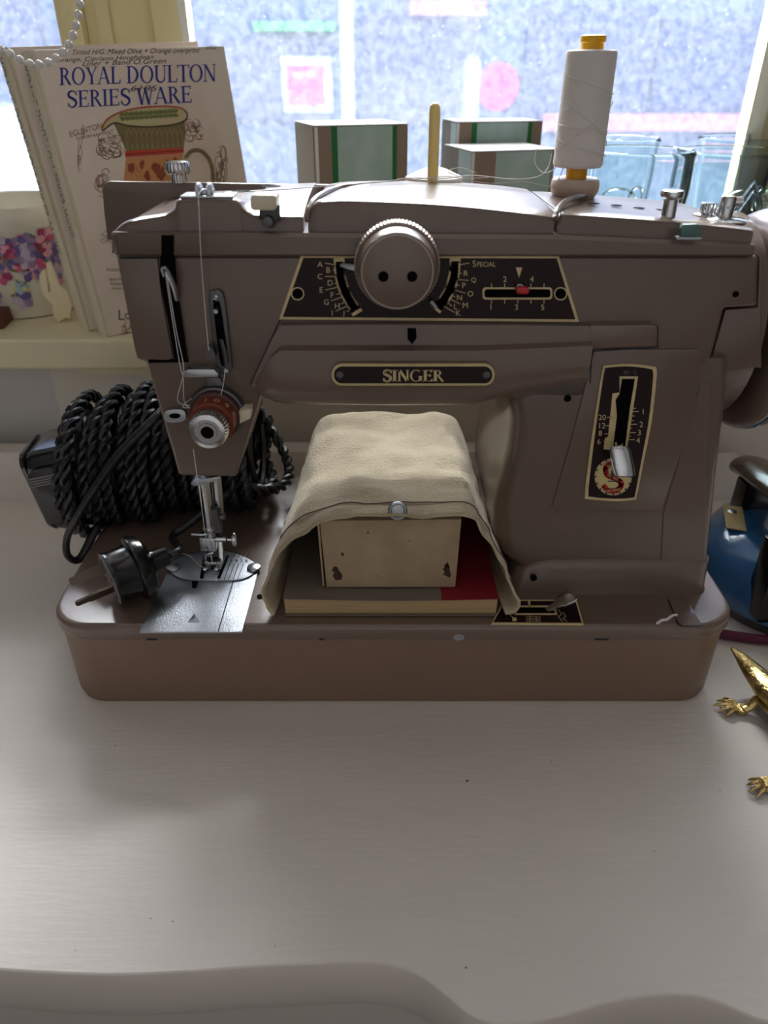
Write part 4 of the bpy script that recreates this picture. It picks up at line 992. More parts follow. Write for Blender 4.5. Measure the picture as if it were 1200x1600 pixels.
# the twisted coil
random.seed(11)
NL = 16; pts = []
for l in range(NL):
    s0 = -.062 + .116 * l / (NL - 1)
    for k in range(40):
        th_ = 2 * pi * k / 40; f = (l + k / 40) / NL
        rad = .0395 + .003 * sin(l * 2.3) + (.004 if l % 3 == 1 else 0) + .002 * sin(th_ * 2 + l)
        if l >= NL - 3: rad += .003 * (l - NL + 4)
        sx = s0 + .128 / NL * k / 40 + .012 * sin(th_ + .4)            # loops lean
        p = c0 + axd * sx + side * (cos(th_) * rad * .92) + upv * (sin(th_) * rad)
        if p.x > bx0 - .004 and p.z < BED + .0045: p.z = BED + .0045
        pts.append(p)
pts = smoothpts(pts, 3)
def twisted(mb, path, r, pitch, off=1.0):
    L = 0; n_ = len(path); fr_ = []
    u = Vector((0, 0, 1)); acc = [0]
    for i in range(1, n_): acc.append(acc[-1] + (path[i] - path[i - 1]).length)
    st = [[], []]
    for i in range(n_):
        t = (path[min(i + 1, n_ - 1)] - path[max(i - 1, 0)]).normalized()
        u = (u - t * u.dot(t)).normalized(); w_ = t.cross(u)
        a = 2 * pi * acc[i] / pitch
        for k in (0, 1): st[k].append(path[i] + (u * cos(a + k * pi) + w_ * sin(a + k * pi)) * r * off)
    for k in (0, 1): mb.tube(st[k], r, 7)
mb = MB(); twisted(mb, pts, .0021, .0165); fl = mb.build('coiled_flex', cable, fc)
# inner dark layer of windings, and loose loops at the right end
pts2 = []
for l in range(14):
    for k in range(36):
        th_ = 2 * pi * k / 36; sx = -.060 + .122 * (l + k / 36) / 14 + .004 * sin(th_); rad = .0345 + .001 * sin(l)
        p = c0 + axd * sx + side * (cos(th_) * rad * .9) + upv * (sin(th_) * rad)
        if p.x > bx0 - .004 and p.z < BED + .003: p.z = BED + .003
        pts2.append(p)
mb = MB().tube(pts2, .0022, 6); mb.build('coiled_flex', cable, fc)
mb = MB()
for q_ in range(3):
    lp_ = []
    cc = c0 + axd * (.048 + q_ * .004) + Vector((0, 0, -.004 + .003 * q_))
    nrm_ = Vector((1, .25 - .5 * q_ * .4, .1 + .2 * q_)).normalized(); A_ = nrm_.orthogonal().normalized(); B_ = nrm_.cross(A_)
    for k in range(140):
        a = 2 * pi * k / 140; rr_ = .036 + q_ * .0025
        p = cc + A_ * cos(a) * rr_ + B_ * sin(a) * rr_ * .95 + axd * .006 * sin(2 * a)
        if p.z < BED + .0045: p.z = BED + .0045
        lp_.append(p)
    twisted(mb, lp_, .0020, .0165)
mb.build('loose_loop', cable, fc)
# flat sheathed cord crossing the coil to the front left and back to the plug
q1 = [A(255, 640, .388), A(235, 660, .380), A(190, 705, .374), A(150, 760, .372), A(122, 805, .372), A(105, 840, .376), A(106, 868, .374), A(126, 872, .380)]
q1 += [atZ(150, 845, BED + .006) + Vector((-.004, .02, 0)), A(185, 830, .42)]
MB().tube(smoothpts(q1, 6), .0028, 10, flat=.8).build('straight_cord', cable, fc)
q2 = [A(385, 745, .40), A(350, 775, .392), A(300, 815, .380), A(270, 838, .372)]

# plug: axis from the cord end to the pins
g0 = A(242, 858, .366); g1 = A(175, 905, .335)
pa = Vector((-.80, -.57, -.08)).normalized()
pcn = atZ(212, 888, BED + .0192)
pl_ = MB().lathe([(.004, -.019), (.0058, -.0185), (.0062, -.012), (.0068, -.0095), (.0115, -.0085), (.0172, -.006), (.0190, -.002), (.0192, .0005), (.0180, .0015)], pcn, pa, 40, black)
pl_.lathe([(.0150, .0012), (.0148, .0120), (.0155, .0135), (.0152, .0148)], pcn, pa, 40, black)
plug = pl_.build('plug', None, fc)
u_ = Vector((0, 0, 1)); u_ = (u_ - pa * u_.dot(pa)).normalized(); w_ = pa.cross(u_)
MB().tube(smoothpts(q2 + [pcn - pa * .026, pcn - pa * .017], 6), .0024, 10).build('straight_cord', cable, fc)
MB().lathe([(.0150, .0148), (.0150, .0152)], pcn, pa, 40).build('plug_face', mat('grey fibre disc', (128, 122, 118), .7), plug)
for (a_, b_, ln, rot) in ((.0045, .0055, .019, .5), (-.0025, -.0055, .021, -.4)):
    o_ = pcn + u_ * a_ + w_ * b_ + pa * .015
    ud = (u_ * cos(rot) + w_ * sin(rot)); wd_ = pa.cross(ud)
    mb = MB().loft([[o_ + pa * s_ + ud * x * k_ + wd_ * y * k_ for x, y in ((-.0029, -.0008), (.0029, -.0008), (.0029, .0008), (-.0029, .0008))] for s_, k_ in ((0, 1), (ln * .62, 1), (ln * .66, .8), (ln * .95, .75), (ln, .4))])
    mb.build('plug_pin', mat('tarnished brass pin', (104, 92, 84), .4, .9), plug)
mb = MB()
for k in range(4):
    a = 2 * pi * k / 4 + .5; o_ = pcn + (u_ * cos(a) + w_ * sin(a)) * .0108 + pa * .0153
    mb.lathe([(.0013, 0), (.0013, .0001)], o_, pa, 10)
mb.build('plug_hole', hole, plug)

# ============================================================ SILL, LEFT: BOOKS, PLANTER, PEG, CHAIN
Z0 = SILL
def book(P0, ang, back, H, Wd, T, name_lbl, titled, tiltx=0.0):
    """P0 front bottom spine-side corner, ang turn of the cover, back lean"""
    r_ = Vector((cos(R(ang)), sin(R(ang)), 0)); n_ = Vector((r_.y, -r_.x, 0))      # cover faces n_
    up_ = (Vector((0, 0, 1)) * cos(R(back)) - n_ * sin(R(back))).normalized()
    up_ = (up_ - r_ * tiltx).normalized(); r2 = (r_ - up_ * r_.dot(up_)).normalized(); n2 = r2.cross(up_).normalized()
    if n2.dot(n_) < 0: n2 = -n2
    th_ = thing('hardback_book', name_lbl, 'book', P0, group='hardback books on the window sill')
    f = lambda a, b, c: P0 + r2 * a + up_ * b - n2 * c
    cov = .0022
    def slabp(a0, a1, b0, b1, c0, c1): return [f(a, b, c) for c in (c0, c1) for a, b in ((a0, b0), (a1, b0), (a1, b1), (a0, b1))]
    def bx_(mb, *q, m=None):
        v_ = slabp(*q); mb.add(v_, [(3, 2, 1, 0), (4, 5, 6, 7), (0, 1, 5, 4), (1, 2, 6, 5), (2, 3, 7, 6), (3, 0, 4, 7)], m)
    mb = MB(); bx_(mb, .002, Wd - .003, .002, H - .003, cov, T - cov); mb.build('page_block', paper, th_)
    mb = MB(); bx_(mb, .005, Wd, 0, H, 0, cov); fcv = mb.build('front_cover', bookcover, th_, bevel=.0007)
    mb = MB(); bx_(mb, .005, Wd, 0, H, T - cov, T); mb.build('back_cover', bookcover, th_, bevel=.0007)
    secs = []
    for b in (0, H):
        sec = []
        for k in range(9):
            t = k / 8; c = t * T; a = .002 - .0028 * sin(pi * t); sec.append(f(a, b, c))
        for k in range(8, -1, -1):
            t = k / 8; c = cov * .6 + t * (T - cov * 1.2); a = .0040 - .0028 * sin(pi * t) * .8; sec.append(f(a, b, c))
        secs.append(sec)
    sp_ = MB().loft(secs).build('spine', bookspine, th_)
    mb = MB(); bx_(mb, .0015, .0050, .0005, H - .0005, .0007, .0018); mb.build('hinge', bookspine, th_)
    return th_, fcv, sp_, f, r2, up_, n2
P0 = atZ(164, 528, Z0 + .0002)
BT = .0185
ANG = 38; BK = 7
b1, cov1, sp1, f1, r1, u1, n1 = book(P0, ANG, BK, .193, .147, BT, 'hardback with a blue lettered title and a jug on its cover, front of the two', True, tiltx=.030)
d_ = -n1; d_.z = 0; d_ = d_.normalized()
P02 = P0 + d_ * (BT + .0035) + Vector((-.006, -.002, 0)); P02.z = Z0 + .0002
b2_, cov2, sp2, f2, r2_, u2, n2_ = book(P02, ANG + 1, BK, .195, .147, BT, 'hardback standing behind the jug book, only its spine showing', False, tiltx=.042)
# print on the front cover: everything laid on the cover's plane
CV = planeN(f1(0, 0, 0) + n1 * .0002, n1); CV2 = planeN(f1(0, 0, 0) + n1 * .0004, n1); CV3 = planeN(f1(0, 0, 0) + n1 * .0006, n1); CV4 = planeN(f1(0, 0, 0) + n1 * .0008, n1)
mb = MB(); serif_text(mb, 'ROYAL DOULTON', (93, 133), (339, 127), 27, CV); serif_text(mb, 'SERIES WARE', (105, 168), (301, 160), 26, CV); mb.build('title_lettering', royal, cov1)
mb = MB()
text(mb, 'Tinted H/G. Mixed Olive + Orange overprint', 212, 81, 11, CV, shear=.35, w=200, ang=-1)
text(mb, 'orange, Cipriano Houghdean', 165, 92, 9, CV, shear=.35, w=150, ang=-2); text(mb, 'Liner + Band O.Green', 195, 97, 8, CV, shear=.4, w=130, ang=-2); text(mb, '8402', 330, 74, 6, CV, shear=.3)
text(mb, '6185', 225, 138, 9, CV, shear=.4, w=40)
mb.build('handwriting', brownink, cov1)
# jug drawing
jug = MB(); cO = flat('jug cream', (206, 194, 148)); cG = flat('jug olive flutes', (132, 118, 78)); cR = flat('jug red band', (206, 70, 50)); cK = flat('jug dark outline', (70, 52, 40)); cGr = flat('leaf green', (120, 130, 74)); cOr = flat('orange scene', (216, 150, 98)); cT = flat('flute shade', (168, 152, 112))
body_ = [(176, 190), (288, 184), (290, 205), (287, 232), (198, 237), (188, 214)]
jug.poly(pp(CV, body_), cG)
for k in range(11):
    u = 200 + 8 * k; jug.line([tuple(p) for p in smoothpts([(u, 234 - k * .4), (u - 3, 214), (u + 1, 201), (u + 5, 212), (u + 6, 232 - k * .4)], 3)], 1.4, CV2, cT)
rim = [tuple(p) for p in smoothpts([(160, 204), (166, 188), (186, 176), (214, 169), (250, 166), (280, 168), (292, 177), (289, 188), (268, 195), (230, 198), (200, 196), (178, 192)], 5, True)]
jug.poly(pp(CV2, rim), cO); jug.line(rim, 2.0, CV3, cK, closed=True); jug.line(rim[:28], 2.2, CV4, cR)
for k in range(12):
    u = 186 + 7.5 * k; v = 182 - k * .5; jug.poly(pp(CV3, [(u, v), (u + 3, v - 7), (u + 11, v - 5), (u + 7, v)]), cGr); jug.poly(pp(CV3, [(u, v + 1), (u + 5, v + 7), (u + 12, v + 4), (u + 7, v + 1)]), cGr)
jug.poly(pp(CV2, [(195, 236), (287, 231), (287, 239), (196, 246)]), cR); jug.line([(196, 241), (287, 235)], 1, CV3, cK)
jug.poly(pp(CV, [(197, 247), (286, 240), (284, 283), (193, 284)]), cOr)
jug.build('jug_picture', None, cov1)
hn = MB(); hn.line([tuple(p) for p in smoothpts([(290, 246), (300, 236), (314, 236), (326, 248), (332, 266), (333, 284)], 5)], 6, CV2, cT); hn.build('jug_handle_picture', None, cov1)
mb = MB(); random.seed(21)
cS = flat('sepia print', (146, 112, 96))
text(mb, 'EGLINTON', 134, 203, 9, CV, ang=-16, w=52); text(mb, 'TOURNAMENT', 148, 211, 5, CV, ang=-12, w=60)
def scrib(cu, cv, rx, ry, n_, w_=1.0, m_=None):
    for _ in range(n_):
        a = random.uniform(0, 6.28); cx = cu + rx * random.uniform(-1, 1) * .7; cy = cv + ry * random.uniform(-1, 1) * .7; r = random.uniform(.15, .4)
        mb.line([tuple(p) for p in smoothpts([(cx + rx * r * cos(a + t) * (1 + .3 * random.random()), cy + ry * r * sin(a + t) * (1 + .3 * random.random())) for t in (0, 1.2, 2.5, 3.6)], 3)], w_, CV, m_)
scrib(172, 228, 22, 20, 26); scrib(305, 203, 16, 18, 22); scrib(345, 262, 12, 34, 22); scrib(162, 285, 14, 22, 18); scrib(178, 366, 22, 14, 22, .8); scrib(200, 520, 12, 18, 18)
scrib(126, 232, 8, 40, 8, .7); scrib(210, 268, 10, 10, 6)
mb.line(circ(175, 230, 20, 20, 16), .8, CV, closed=True)
mb.build('sepia_figures', cS, cov1)
mb = MB()
for u, v, r in ((205, 262, 5), (222, 256, 4), (243, 262, 6), (262, 256, 5), (275, 252, 4), (252, 272, 6), (230, 275, 5)): mb.poly(pp(CV3, blob(u, v, r, 1.6)))
mb.build('scene_figures', flat('rust figures', (150, 74, 44)), cov1)
mb = MB()
text(mb, 'Volume', 178, 421, 6, CV, w=24); text(mb, 'Series Ware', 184, 436, 5, CV, w=28); text(mb, 'Patterns', 184, 443, 5, CV, w=22); text(mb, 'History', 185, 451, 5, CV, w=20)
text(mb, 'L', 190, 492, 16, CV); text(mb, 'o', 200, 494, 10, CV)
mb.build('small_lettering', flat('grey lettering', (92, 84, 80)), cov1)
# spine titles
def spine_text(sp, f, txt, m_, s0, ln, hh, col=None):
    mb = MB(); vs_, fs_, H_, W_ = glyphs(txt); kx = ln / W_; ky = hh / H_
    out = []
    for x, y in vs_:
        b = s0 - (x + W_ / 2) * kx; t = .5 + (y * ky) / BT; out.append(f(.002 - .0028 * sin(pi * t) - .0003, b, t * BT))
    mb.add(out, fs_, m_); mb.build('spine_lettering', None, sp)
spine_text(sp1, f1, 'ROYAL DOULTON SERIES WARE', flat('green spine ink', (84, 104, 84)), .185, .11, .0075)
spine_text(sp2, f2, 'ROYAL DOULTON SERIES WARE', flat('brown spine ink', (120, 92, 70)), .190, .13, .0080)

# floral planter
pcx = atY(30, 497, .655)
px_, py_, pr0, pr1, ph = -.318, .652, .046, .0545, .088
pt_ = thing('floral_planter', 'white china planter with pink and mauve flowers on the window sill', 'planter', (px_, py_, Z0))
body_m = MB().lathe([(.030, .001), (pr0, .001), (pr0 + .001, .004), (pr1 - .0005, ph - .016), (pr1 + .0012, ph - .012), (pr1 + .0018, ph - .002), (pr1 + .0008, ph), (pr1 - .002, ph - .001), (pr1 - .0035, ph - .012), (pr0 - .003, .006), (.0, .006)], (px_, py_, Z0), (0, 0, 1), 64, cap=False).build('pot', china, pt_)
fl_ = MB(); random.seed(12)
pinks = [flat('pink petal', (206, 84, 128)), flat('deep pink petal', (160, 50, 96)), flat('pale pink petal', (224, 160, 178))]
mauves = [flat('mauve petal', (150, 128, 170)), flat('violet petal', (104, 92, 150)), flat('pale lilac petal', (196, 184, 206))]
yel = [flat('yellow blossom', (230, 214, 130)), flat('blue blossom', (168, 190, 206))]
leafm = flat('leaf print', (112, 130, 76))
def onpot(a, h, k=0): r = pr0 + .001 + (pr1 - pr0 - .0015) * h / (ph - .016) + .00025 + k * .0001; return Vector((px_ + r * sin(a), py_ - r * cos(a), Z0 + h))
def petal(a, h, ang, L, Wd, m_, k):
    pts = []
    for i in range(10):
        t = 2 * pi * i / 10; x = L * .5 * (1 + cos(t)); y = Wd * .5 * sin(t) * (1 if x > L * .3 else .6)
        dx = x * cos(ang) - y * sin(ang); dz = x * sin(ang) + y * cos(ang); pts.append(onpot(a + dx / pr1, min(max(h + dz, .003), ph - .017), k))
    fl_.poly(pts, m_)
k_ = 0
for i in range(120):
    a = random.uniform(-1.5, 1.5); h = random.triangular(.012, ph - .02, ph - .03)
    if h < .035 and random.random() < .5: cols = yel
    else: cols = random.choice((pinks, mauves, mauves)) if a > -.6 else random.choice((mauves, mauves, yel))
    sz = random.uniform(.004, .010) if cols is not yel else random.uniform(.003, .006)
    if a > .1 and h > .055: cols = pinks if random.random() < .6 else mauves
    a0 = random.random() * 6; k_ = (k_ + 1) % 20
    for p_ in range(5): petal(a, h, a0 + p_ * 1.256, sz, sz * .75, random.choice(cols), k_)
    if random.random() < .5: petal(a, h, random.random() * 6, sz * 1.7, sz * .35, leafm, k_)
fl_.build('flower_print', None, pt_, smooth=False)
# cream two-pronged clip leaning on the planter
fk = [(62, 432), (66, 424), (72, 422), (74, 440), (76, 460), (80, 455), (74, 430), (72, 413), (78, 411), (84, 425), (92, 448), (104, 458), (112, 478), (108, 500), (104, 497), (92, 505), (84, 496), (82, 478), (70, 466), (64, 450)]
MB().slab([atY(u, v, .600) for u, v in fk], (0, .003, .0)).build('tmp', cream)
o_ = bpy.data.objects['tmp']; o_.name = 'plastic_clip'; o_.data.name = 'plastic_clip'; o_.data.materials[0] = mat('pale yellow plastic', (236, 224, 184), .4)
zmin = min((v.co.z for v in o_.data.vertices)); o_.location.z += (Z0 - zmin)
tag(o_, 'cream two pronged plastic clip leaning against the floral planter', 'clip')
a = atZ(-30, 500, Z0); mb = MB().box(-.045, 0, 0, .05, 0, .012, M=Matrix.Translation(Vector((atZ(11, 511, Z0).x, .58, Z0))) @ Matrix.Rotation(.12, 4, 'Z'))
tag(mb.build('wooden_block', wood, bevel=.001), 'corner of a dark red wooden block in front of the floral planter', 'block')

# bead chain of the blind
ch = thing('blind_chain', 'white beaded blind chain hanging in a loop before the two books', 'chain', atY(70, 100, .50))
cp = [(-60, 40), (-40, 56), (-18, 68), (2, 77), (15, 83), (27, 91), (40, 97), (52, 100), (65, 100), (77, 97), (88, 91), (98, 83), (105, 74), (111, 62), (116, 50), (119, 38), (122, 24), (124, 10), (126, -6), (128, -26), (130, -50)]
path = [atY(u, v, .50) for u, v in smoothpts(cp, 10)]
MB().tube(path, .0005, 5).build('cord', felt, ch)
acc = 0; last_ = path[0]; first = None; cnt = 0
proto = None
for a, b in zip(path[:-1], path[1:]):
    acc += (b - a).length
    if acc >= .0056:
        acc -= .0056
        if proto is None:
            prf = [(.0001, -.0023)] + [(.0023 * cos(R(t)), .0023 * sin(R(t))) for t in range(-75, 76, 15)] + [(.0001, .0023)]
            proto = MB().lathe(prf, ch.location, (0, 0, 1), 16).build('bead', bead, ch); proto.location = b - ch.location
        else:
            q_ = proto.copy(); C.objects.link(q_); q_.parent = ch; q_.location = b - ch.location

# ============================================================ SILL, RIGHT: BOXES AND TUMBLERS
GB = 'cartons on the window sill'
def carton(corner_px, Yc, w_, dpt, ang, label, bands, sbands):
    c_ = atY(corner_px[0], corner_px[1], Yc); hgt = c_.z - Z0; c_.z = Z0
    o = thing('glass_box', label, 'box', c_, R(ang), group=GB)
    Mx = Matrix.Translation(c_) @ Matrix.Rotation(R(ang), 4, 'Z')
    MB().box(0, w_, 0, dpt, 0, hgt - .0006, M=Mx).build('carton', boxgrey, o, bevel=.0008)
    MB().box(-.0005, w_ + .0005, -.0005, dpt + .0005, hgt - .0006, hgt, M=Mx).build('lid', boxwhite, o)
    mb = MB()
    for a, b, m_ in bands: mb.box(a * w_, b * w_, -.0006, .0002, .001, hgt - .0012, m_, M=Mx)
    mb.build('printed_front', None, o)
    mb = MB()
    for a, b, m_ in sbands: mb.box(-.0006, .0002, a * dpt, b * dpt, .001, hgt - .0012, m_, M=Mx)
    mb.build('printed_side', None, o)
    return o
BA = ((0, .03, boxwhite), (.03, .17, boxtaupe), (.17, .235, boxgreen), (.235, .83, boxpale), (.83, .88, boxgreen), (.88, 1, boxtaupe))
carton((491, 196), .640, .078, .066, 19, 'green striped grey carton behind the machine, left of the ivory spool pin', BA, ((.05, 1, boxgrey),))
carton((738, 236), .612, .070, .062, 15, 'taupe carton between the ivory spool pin and the thread spool, in front', ((0, .03, boxwhite), (.03, .28, boxtaupe), (.28, .95, boxpale)), ((0, .45, boxpale), (.45, 1, boxgrey)))
carton((714, 190), .688, .076, .045, 11, 'rear carton with green stripes behind the taupe one by the window', BA, ((0, .35, boxpale), (.35, 1, boxgrey)))
def tumbler(cx_px, v, Yc, rad, hgt, label, emboss):
    c_ = atY(cx_px, v, Yc); cx = c_.x; zt = c_.z
    hgt = zt - Z0
    o = thing('glass_tumbler', label, 'glass', (cx, Yc, Z0), group='glass tumblers on the window sill')
    w_ = .0022
    prof = [(.0, .0005), (rad * .62, .0005), (rad * .70, .003), (rad * .80, hgt * .18), (rad * .93, hgt * .5), (rad, hgt * .78), (rad * .99, hgt * .92), (rad * .99, hgt - .0040), (rad * 1.0, hgt - .0020), (rad * .985, hgt - .0003), (rad * .96, hgt), (rad * .935, hgt - .0006), (rad * .925, hgt - .003),
            (rad * .985 - w_, hgt * .92), (rad - w_ * 1.2, hgt * .78), (rad * .93 - w_ * 1.2, hgt * .5), (rad * .80 - w_ * 1.4, hgt * .18), (rad * .6, .011), (.0, .009)]
    MB().lathe(prof, (cx, Yc, Z0), (0, 0, 1), 64, cap=False).build('glass_body', tumbler_m, o)
    def rad_at(z):
        pr_ = prof[1:9]
        for (ra, za), (rb, zb) in zip(pr_[:-1], pr_[1:]):
            if za <= z <= zb: return ra + (rb - ra) * (z - za) / max(zb - za, 1e-6)
        return rad
    def S_(x, z, k=.0004): r = rad_at(z) + k; a = x / rad; return Vector((cx + r * sin(a), Yc - r * cos(a), Z0 + z))
    mb = MB(); h_ = hgt
    def ring(x, z, rx, rz, th_=.0011): mb.tube([S_(x + rx * cos(t * pi / 16), z + rz * sin(t * pi / 16)) for t in range(32)], th_, 6, closed=True)
    if emboss == 'rings':
        ring(-.006, h_ * .52, .022, .024); ring(.012, h_ * .62, .008, .012); ring(.016, h_ * .42, .013, .014); ring(-.004, h_ * .48, .012, .012)
    else:
        for q in (0, .007):
            dp = lambda s0, s1: [S_(s0[0] + (s1[0] - s0[0]) * t / 12, s0[1] + (s1[1] - s0[1]) * t / 12) for t in range(13)]
            for a, b in (((-.030 + q, h_ * .40), (.000 + q * .1, h_ * .86 - q)), ((.0 + q * .1, h_ * .86 - q), (.034 - q, h_ * .42))): mb.tube(dp(a, b), .0009, 6)
        for txt, x, z, ang_ in (('SEVEN', -.017, h_ * .66, 48), ('CROSS', .010, h_ * .78, -48), ('WINES', -.008, h_ * .52, 40), ('AUTHOR', .022, h_ * .50, -50)):
            vs_, fs_, H_, W_ = glyphs(txt); k = .0042 / H_; ca, sa = cos(R(ang_)), sin(R(ang_))
            mb.add([S_(x + (p * ca - q2 * sa) * k, z + (p * sa + q2 * ca) * k, .0008) for p, q2 in vs_], fs_)
    mb.build('raised_pattern', tumbler_m, o)
    return o
tumbler(1000, 233, .640, .043, .13, 'aqua glass tumbler with raised rings, right of the thread spool', 'rings')
tumbler(1150, 234, .645, .044, .13, 'aqua glass tumbler embossed with a lettered diamond, near the hand wheel', 'diamond')
tumbler(972, 214, .738 - .01, .034, .13, 'rear clear tumbler just behind the one with raised rings', 'rings')
tumbler(1165, 213, .738 - .012, .040, .13, 'rear clear tumbler behind the embossed diamond one', 'rings')

# ============================================================ TABLE, RIGHT: IRON AND BRASS LIZARD
iron_o = Vector((.271, .420, 0)); ia = R(93)          # nose direction
ix = Vector((cos(ia), sin(ia), 0)); iy = Vector((-sin(ia), cos(ia), 0))
ir = thing('flat_iron', 'small blue electric iron with a brown handle right of the sewing machine', 'iron', iron_o)
def iron_out(s, k=1.0):   # plan outline, s in 0..1 from heel round nose
    pts = []
    for i in range(40):
        t = 2 * pi * i / 40
        x = .062 * cos(t); wv = .046 * (1 - max(0, x / .062) ** 2 * .35)
        pts.append((x * k * s, wv * sin(t) * k * s))
    return pts
def isec(s, z, dx=0, q=1.0): return [iron_o + ix * (x + dx) + iy * y * q + Vector((0, 0, z)) for x, y in iron_out(s)]
MB().loft([isec(.97, .001), isec(1.0, .002), isec(1.0, .010), isec(.98, .011)]).build('sole_plate', darkmetal, ir)
MB().loft([isec(.93, .006), isec(1.0, .007), isec(1.03, .013), isec(1.02, .020), isec(.97, .030), isec(.88, .038), isec(.70, .044), isec(.45, .047), isec(.2, .048)]).build('shell', blue_en, ir)
hp = lambda x, z: iron_o + ix * x * .86 + Vector((0, 0, z))
MB().loft([[hp(x, z) + iy * y for y in (-.011, .011) for x, z in (((x0a, z_) , (x1a, z_)) if y < 0 else ((x1a, z_), (x0a, z_)))] for x0a, x1a, z_ in ((.030, .052, .036), (.034, .052, .052), (.036, .052, .066))]).build('handle_post', black, ir, bevel=.002)
MB().loft([[hp(x, z) + iy * y for y in (-.033, .033) for x, z in (((x0a, z_), (x1a, z_)) if y < 0 else ((x1a, z_), (x0a, z_)))] for x0a, x1a, z_ in ((-.066, -.040, .012), (-.064, -.042, .046), (-.060, -.040, .068))]).build('heel_block', black, ir, bevel=.003)
mb = MB(); hpts = smoothpts([(.066, .068), (.052, .072), (.030, .075), (.0, .078), (-.030, .077), (-.052, .070), (-.066, .054)], 5)
secs = []
for i, p in enumerate(hpts):
    a = hpts[min(i + 1, len(hpts) - 1)] - hpts[max(i - 1, 0)]; t = Vector((a.x, a.y)).normalized(); nrm_ = Vector((-t.y, t.x))
    ww = .013 + .005 * min(1, i / 12) if i > 0 else .009
    secs.append([hp(p.x, p.y) + iy * ww * cos(2 * pi * k / 16) + (ix * nrm_.x + Vector((0, 0, nrm_.y))) * .0075 * sin(2 * pi * k / 16) for k in range(16)])
mb.loft(secs); mb.build('handle', handle_br, ir)
mb = MB().loft([[hp(x, .0475 + (.0006 if w else 0)) + iy * y for x, y in ((.034, .010), (.040, .022), (.004, .034), (-.002, .022))] for w in (0, 1)]); nmp = mb.build('badge', gold, ir)
MB().lathe([(.0035, 0), (.0035, .002), (.002, .003)], hp(.028, .046) + iy * .020, (0, 0, 1), 16).build('badge_screw', steel, ir)
MB().tube(smoothpts([iron_o + Vector((-.062, -.052, .004)), iron_o + Vector((-.045, -.060, .004)), iron_o + Vector((-.01, -.064, .004)), iron_o + Vector((.05, -.05, .004)), iron_o + Vector((.06, -.02, .012))], 6), .0032, 10).build('iron_cord', purple, ir)
mb = MB(); mb.lathe([(.0022, 0), (.0022, .001)], iron_o - ix * .061 + Vector((0, 0, .006)), -ix, 12); mb.build('rivet', hole, ir)

lz = thing('brass_lizard', 'brass lizard figure with splayed fingers lying at the right table edge', 'figurine', (.29, .285, 0))
def zp(u, v, z): return atZ(u, v, z)
mb = MB()
tail0 = atZ(1143, 1012, .022)
bodyp = [tail0, atZ(1160, 1030, .018), atZ(1182, 1055, .014), atZ(1210, 1085, .015), atZ(1260, 1125, .017), atZ(1320, 1160, .018), atZ(1370, 1200, .016), atZ(1400, 1235, .015), atZ(1420, 1265, .012)]
mb.tube(smoothpts(bodyp, 5), [(.0012 + .010 * sin(min(1, i / 36) * pi * .82) ** 1.1) for i in range(8 * 5 + 1)], 14, flat=.75)
def limb(pts, r): mb.tube(smoothpts(pts, 5), [r * (1 - .3 * i / (5 * (len(pts) - 1))) for i in range(5 * (len(pts) - 1) + 1)], 10)
def hand(c, d, L=.014, n_=5, spread=1.25, palm=.0042):
    d = Vector((d[0], d[1], 0)).normalized(); q = Vector((-d.y, d.x, 0))
    mb.loft([[c + d * (x * palm) + q * (y * palm * .8) + Vector((0, 0, z)) for x, y in circ(0, 0, 1.15, 12)] for z in (-.0012, .0, .0012)])
    for k in range(n_):
        a = (k - (n_ - 1) / 2) / (n_ - 1) * spread; f = (d * cos(a) + q * sin(a)); l_ = L * (1 - .22 * abs(k - 2) / 2)
        mb.tube([c + f * palm * .6, c + f * (l_ * .55) + Vector((0, 0, .0018)), c + f * (l_ * .85) + Vector((0, 0, .0002)), c + f * l_ + Vector((0, 0, -.0012))], [.0012, .0011, .0009, .0003], 7)
limb([atZ(1250, 1130, .013), atZ(1222, 1128, .012), atZ(1203, 1108, .012), atZ(1185, 1093, .0105), atZ(1172, 1104, .005), atZ(1162, 1109, .003)], .0034)
w0 = atZ(1158, 1108, .0026); hand(w0, (-1, .28), .0150, 5, 1.35, .0038)
limb([atZ(1330, 1190, .014), atZ(1290, 1215, .010), atZ(1250, 1200, .009), atZ(1222, 1220, .004), atZ(1205, 1226, .003)], .0040)
w1 = atZ(1203, 1226, .0028); hand(w1, (-1, -.12), .0130, 4, 1.0, .0052)
limb([atZ(1290, 1120, .012), atZ(1310, 1080, .010), atZ(1340, 1060, .008), atZ(1350, 1040, .004)], .0036); hand(atZ(1350, 1040, .0026), (.2, 1), .012)
limb([atZ(1380, 1180, .012), atZ(1420, 1150, .010), atZ(1450, 1140, .004)], .0036); hand(atZ(1450, 1140, .0026), (1, .3), .012)
mb.build('lizard_body', brass, lz)
for u in (1408, 1432): MB().lathe([(.0001, 0), (.0012, .0004), (.0016, .0014), (.0010, .0024), (.0001, .0027)], atZ(u, 1250, .018), (0, 0, 1), 10).build('eye', black, lz)

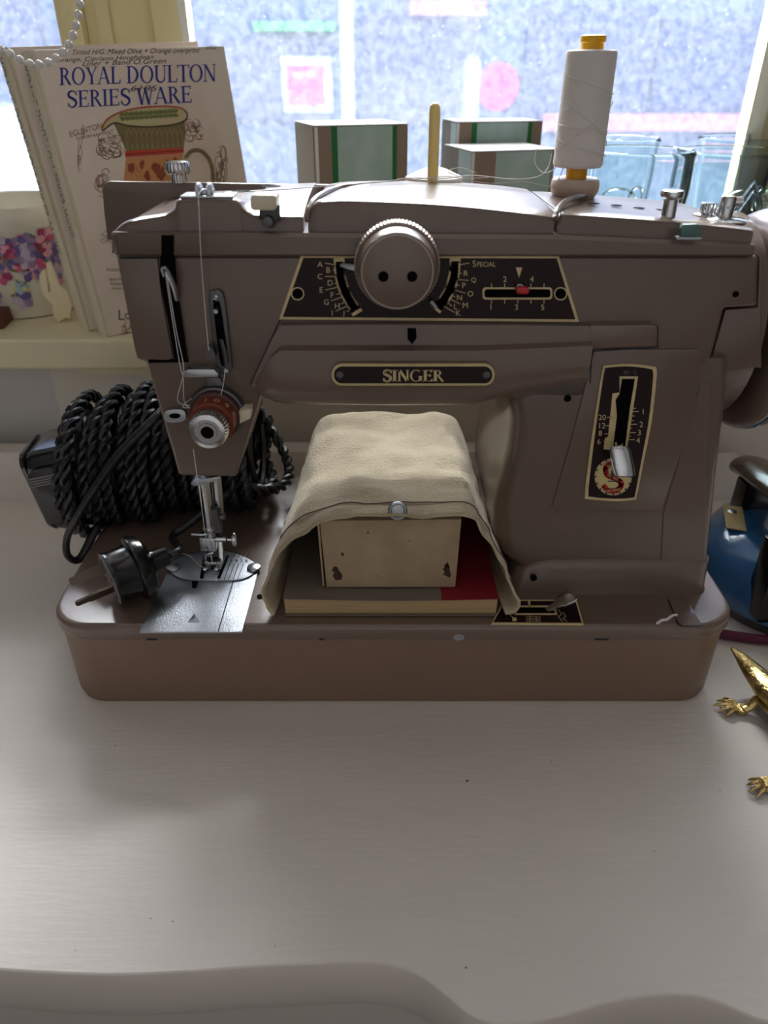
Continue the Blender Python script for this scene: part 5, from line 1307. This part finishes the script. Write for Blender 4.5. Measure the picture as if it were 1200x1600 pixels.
# each screw, hole and chip is a part of its own
def split_pieces(o, name):
    me = o.data; n = len(me.vertices); par = list(range(n))
    def find(a):
        while par[a] != a: par[a] = par[par[a]]; a = par[a]
        return a
    for e in me.edges:
        a, b = find(e.vertices[0]), find(e.vertices[1])
        if a != b: par[a] = b
    # pieces whose boxes touch stay together (a screw and its slot)
    grp = {}
    for i in range(n): grp.setdefault(find(i), []).append(i)
    bb = []
    for g in grp.values():
        c = [me.vertices[i].co for i in g]; bb.append([set(g), [min(p[k] for p in c) - .0002 for k in range(3)], [max(p[k] for p in c) + .0002 for k in range(3)]])
    done = False
    while not done:
        done = True
        for i in range(len(bb)):
            for j in range(i + 1, len(bb)):
                if all(bb[i][1][k] <= bb[j][2][k] and bb[j][1][k] <= bb[i][2][k] for k in range(3)):
                    bb[i] = [bb[i][0] | bb[j][0], [min(bb[i][1][k], bb[j][1][k]) for k in range(3)], [max(bb[i][2][k], bb[j][2][k]) for k in range(3)]]
                    del bb[j]; done = False; break
            if not done: break
    if len(bb) < 2: o.name = name; return
    for g, _, _ in bb:
        m2 = me.copy(); b = bmesh.new(); b.from_mesh(m2); b.verts.ensure_lookup_table()
        bmesh.ops.delete(b, geom=[b.verts[i] for i in range(n) if i not in g], context='VERTS'); b.to_mesh(m2); b.free()
        q = bpy.data.objects.new(name, m2); C.objects.link(q); q.parent = o.parent; q.matrix_parent_inverse = o.matrix_parent_inverse
    bpy.data.objects.remove(o)
SPL = {'screw': 'screw', 'screw_hole': 'screw_hole', 'oil_hole': 'oil_hole', 'dial_pointer': 'dial_pointer', 'paint_chips': 'paint_chip', 'worn_spot': 'worn_spot', 'stain': 'stain',
       'panel_slot': 'panel_slot', 'dial_screw': 'dial_screw', 'plug_hole': 'plug_hole', 'thread_post': 'thread_post', 'tread_ridge': 'tread_ridge', 'numerals': 'numeral', 'loose_loop': 'loose_loop',
       'scene_figures': 'printed_figure'}
for o in list(bpy.data.objects):
    b = o.name.split('.')[0]
    if b in SPL and o.type == 'MESH': split_pieces(o, SPL[b])
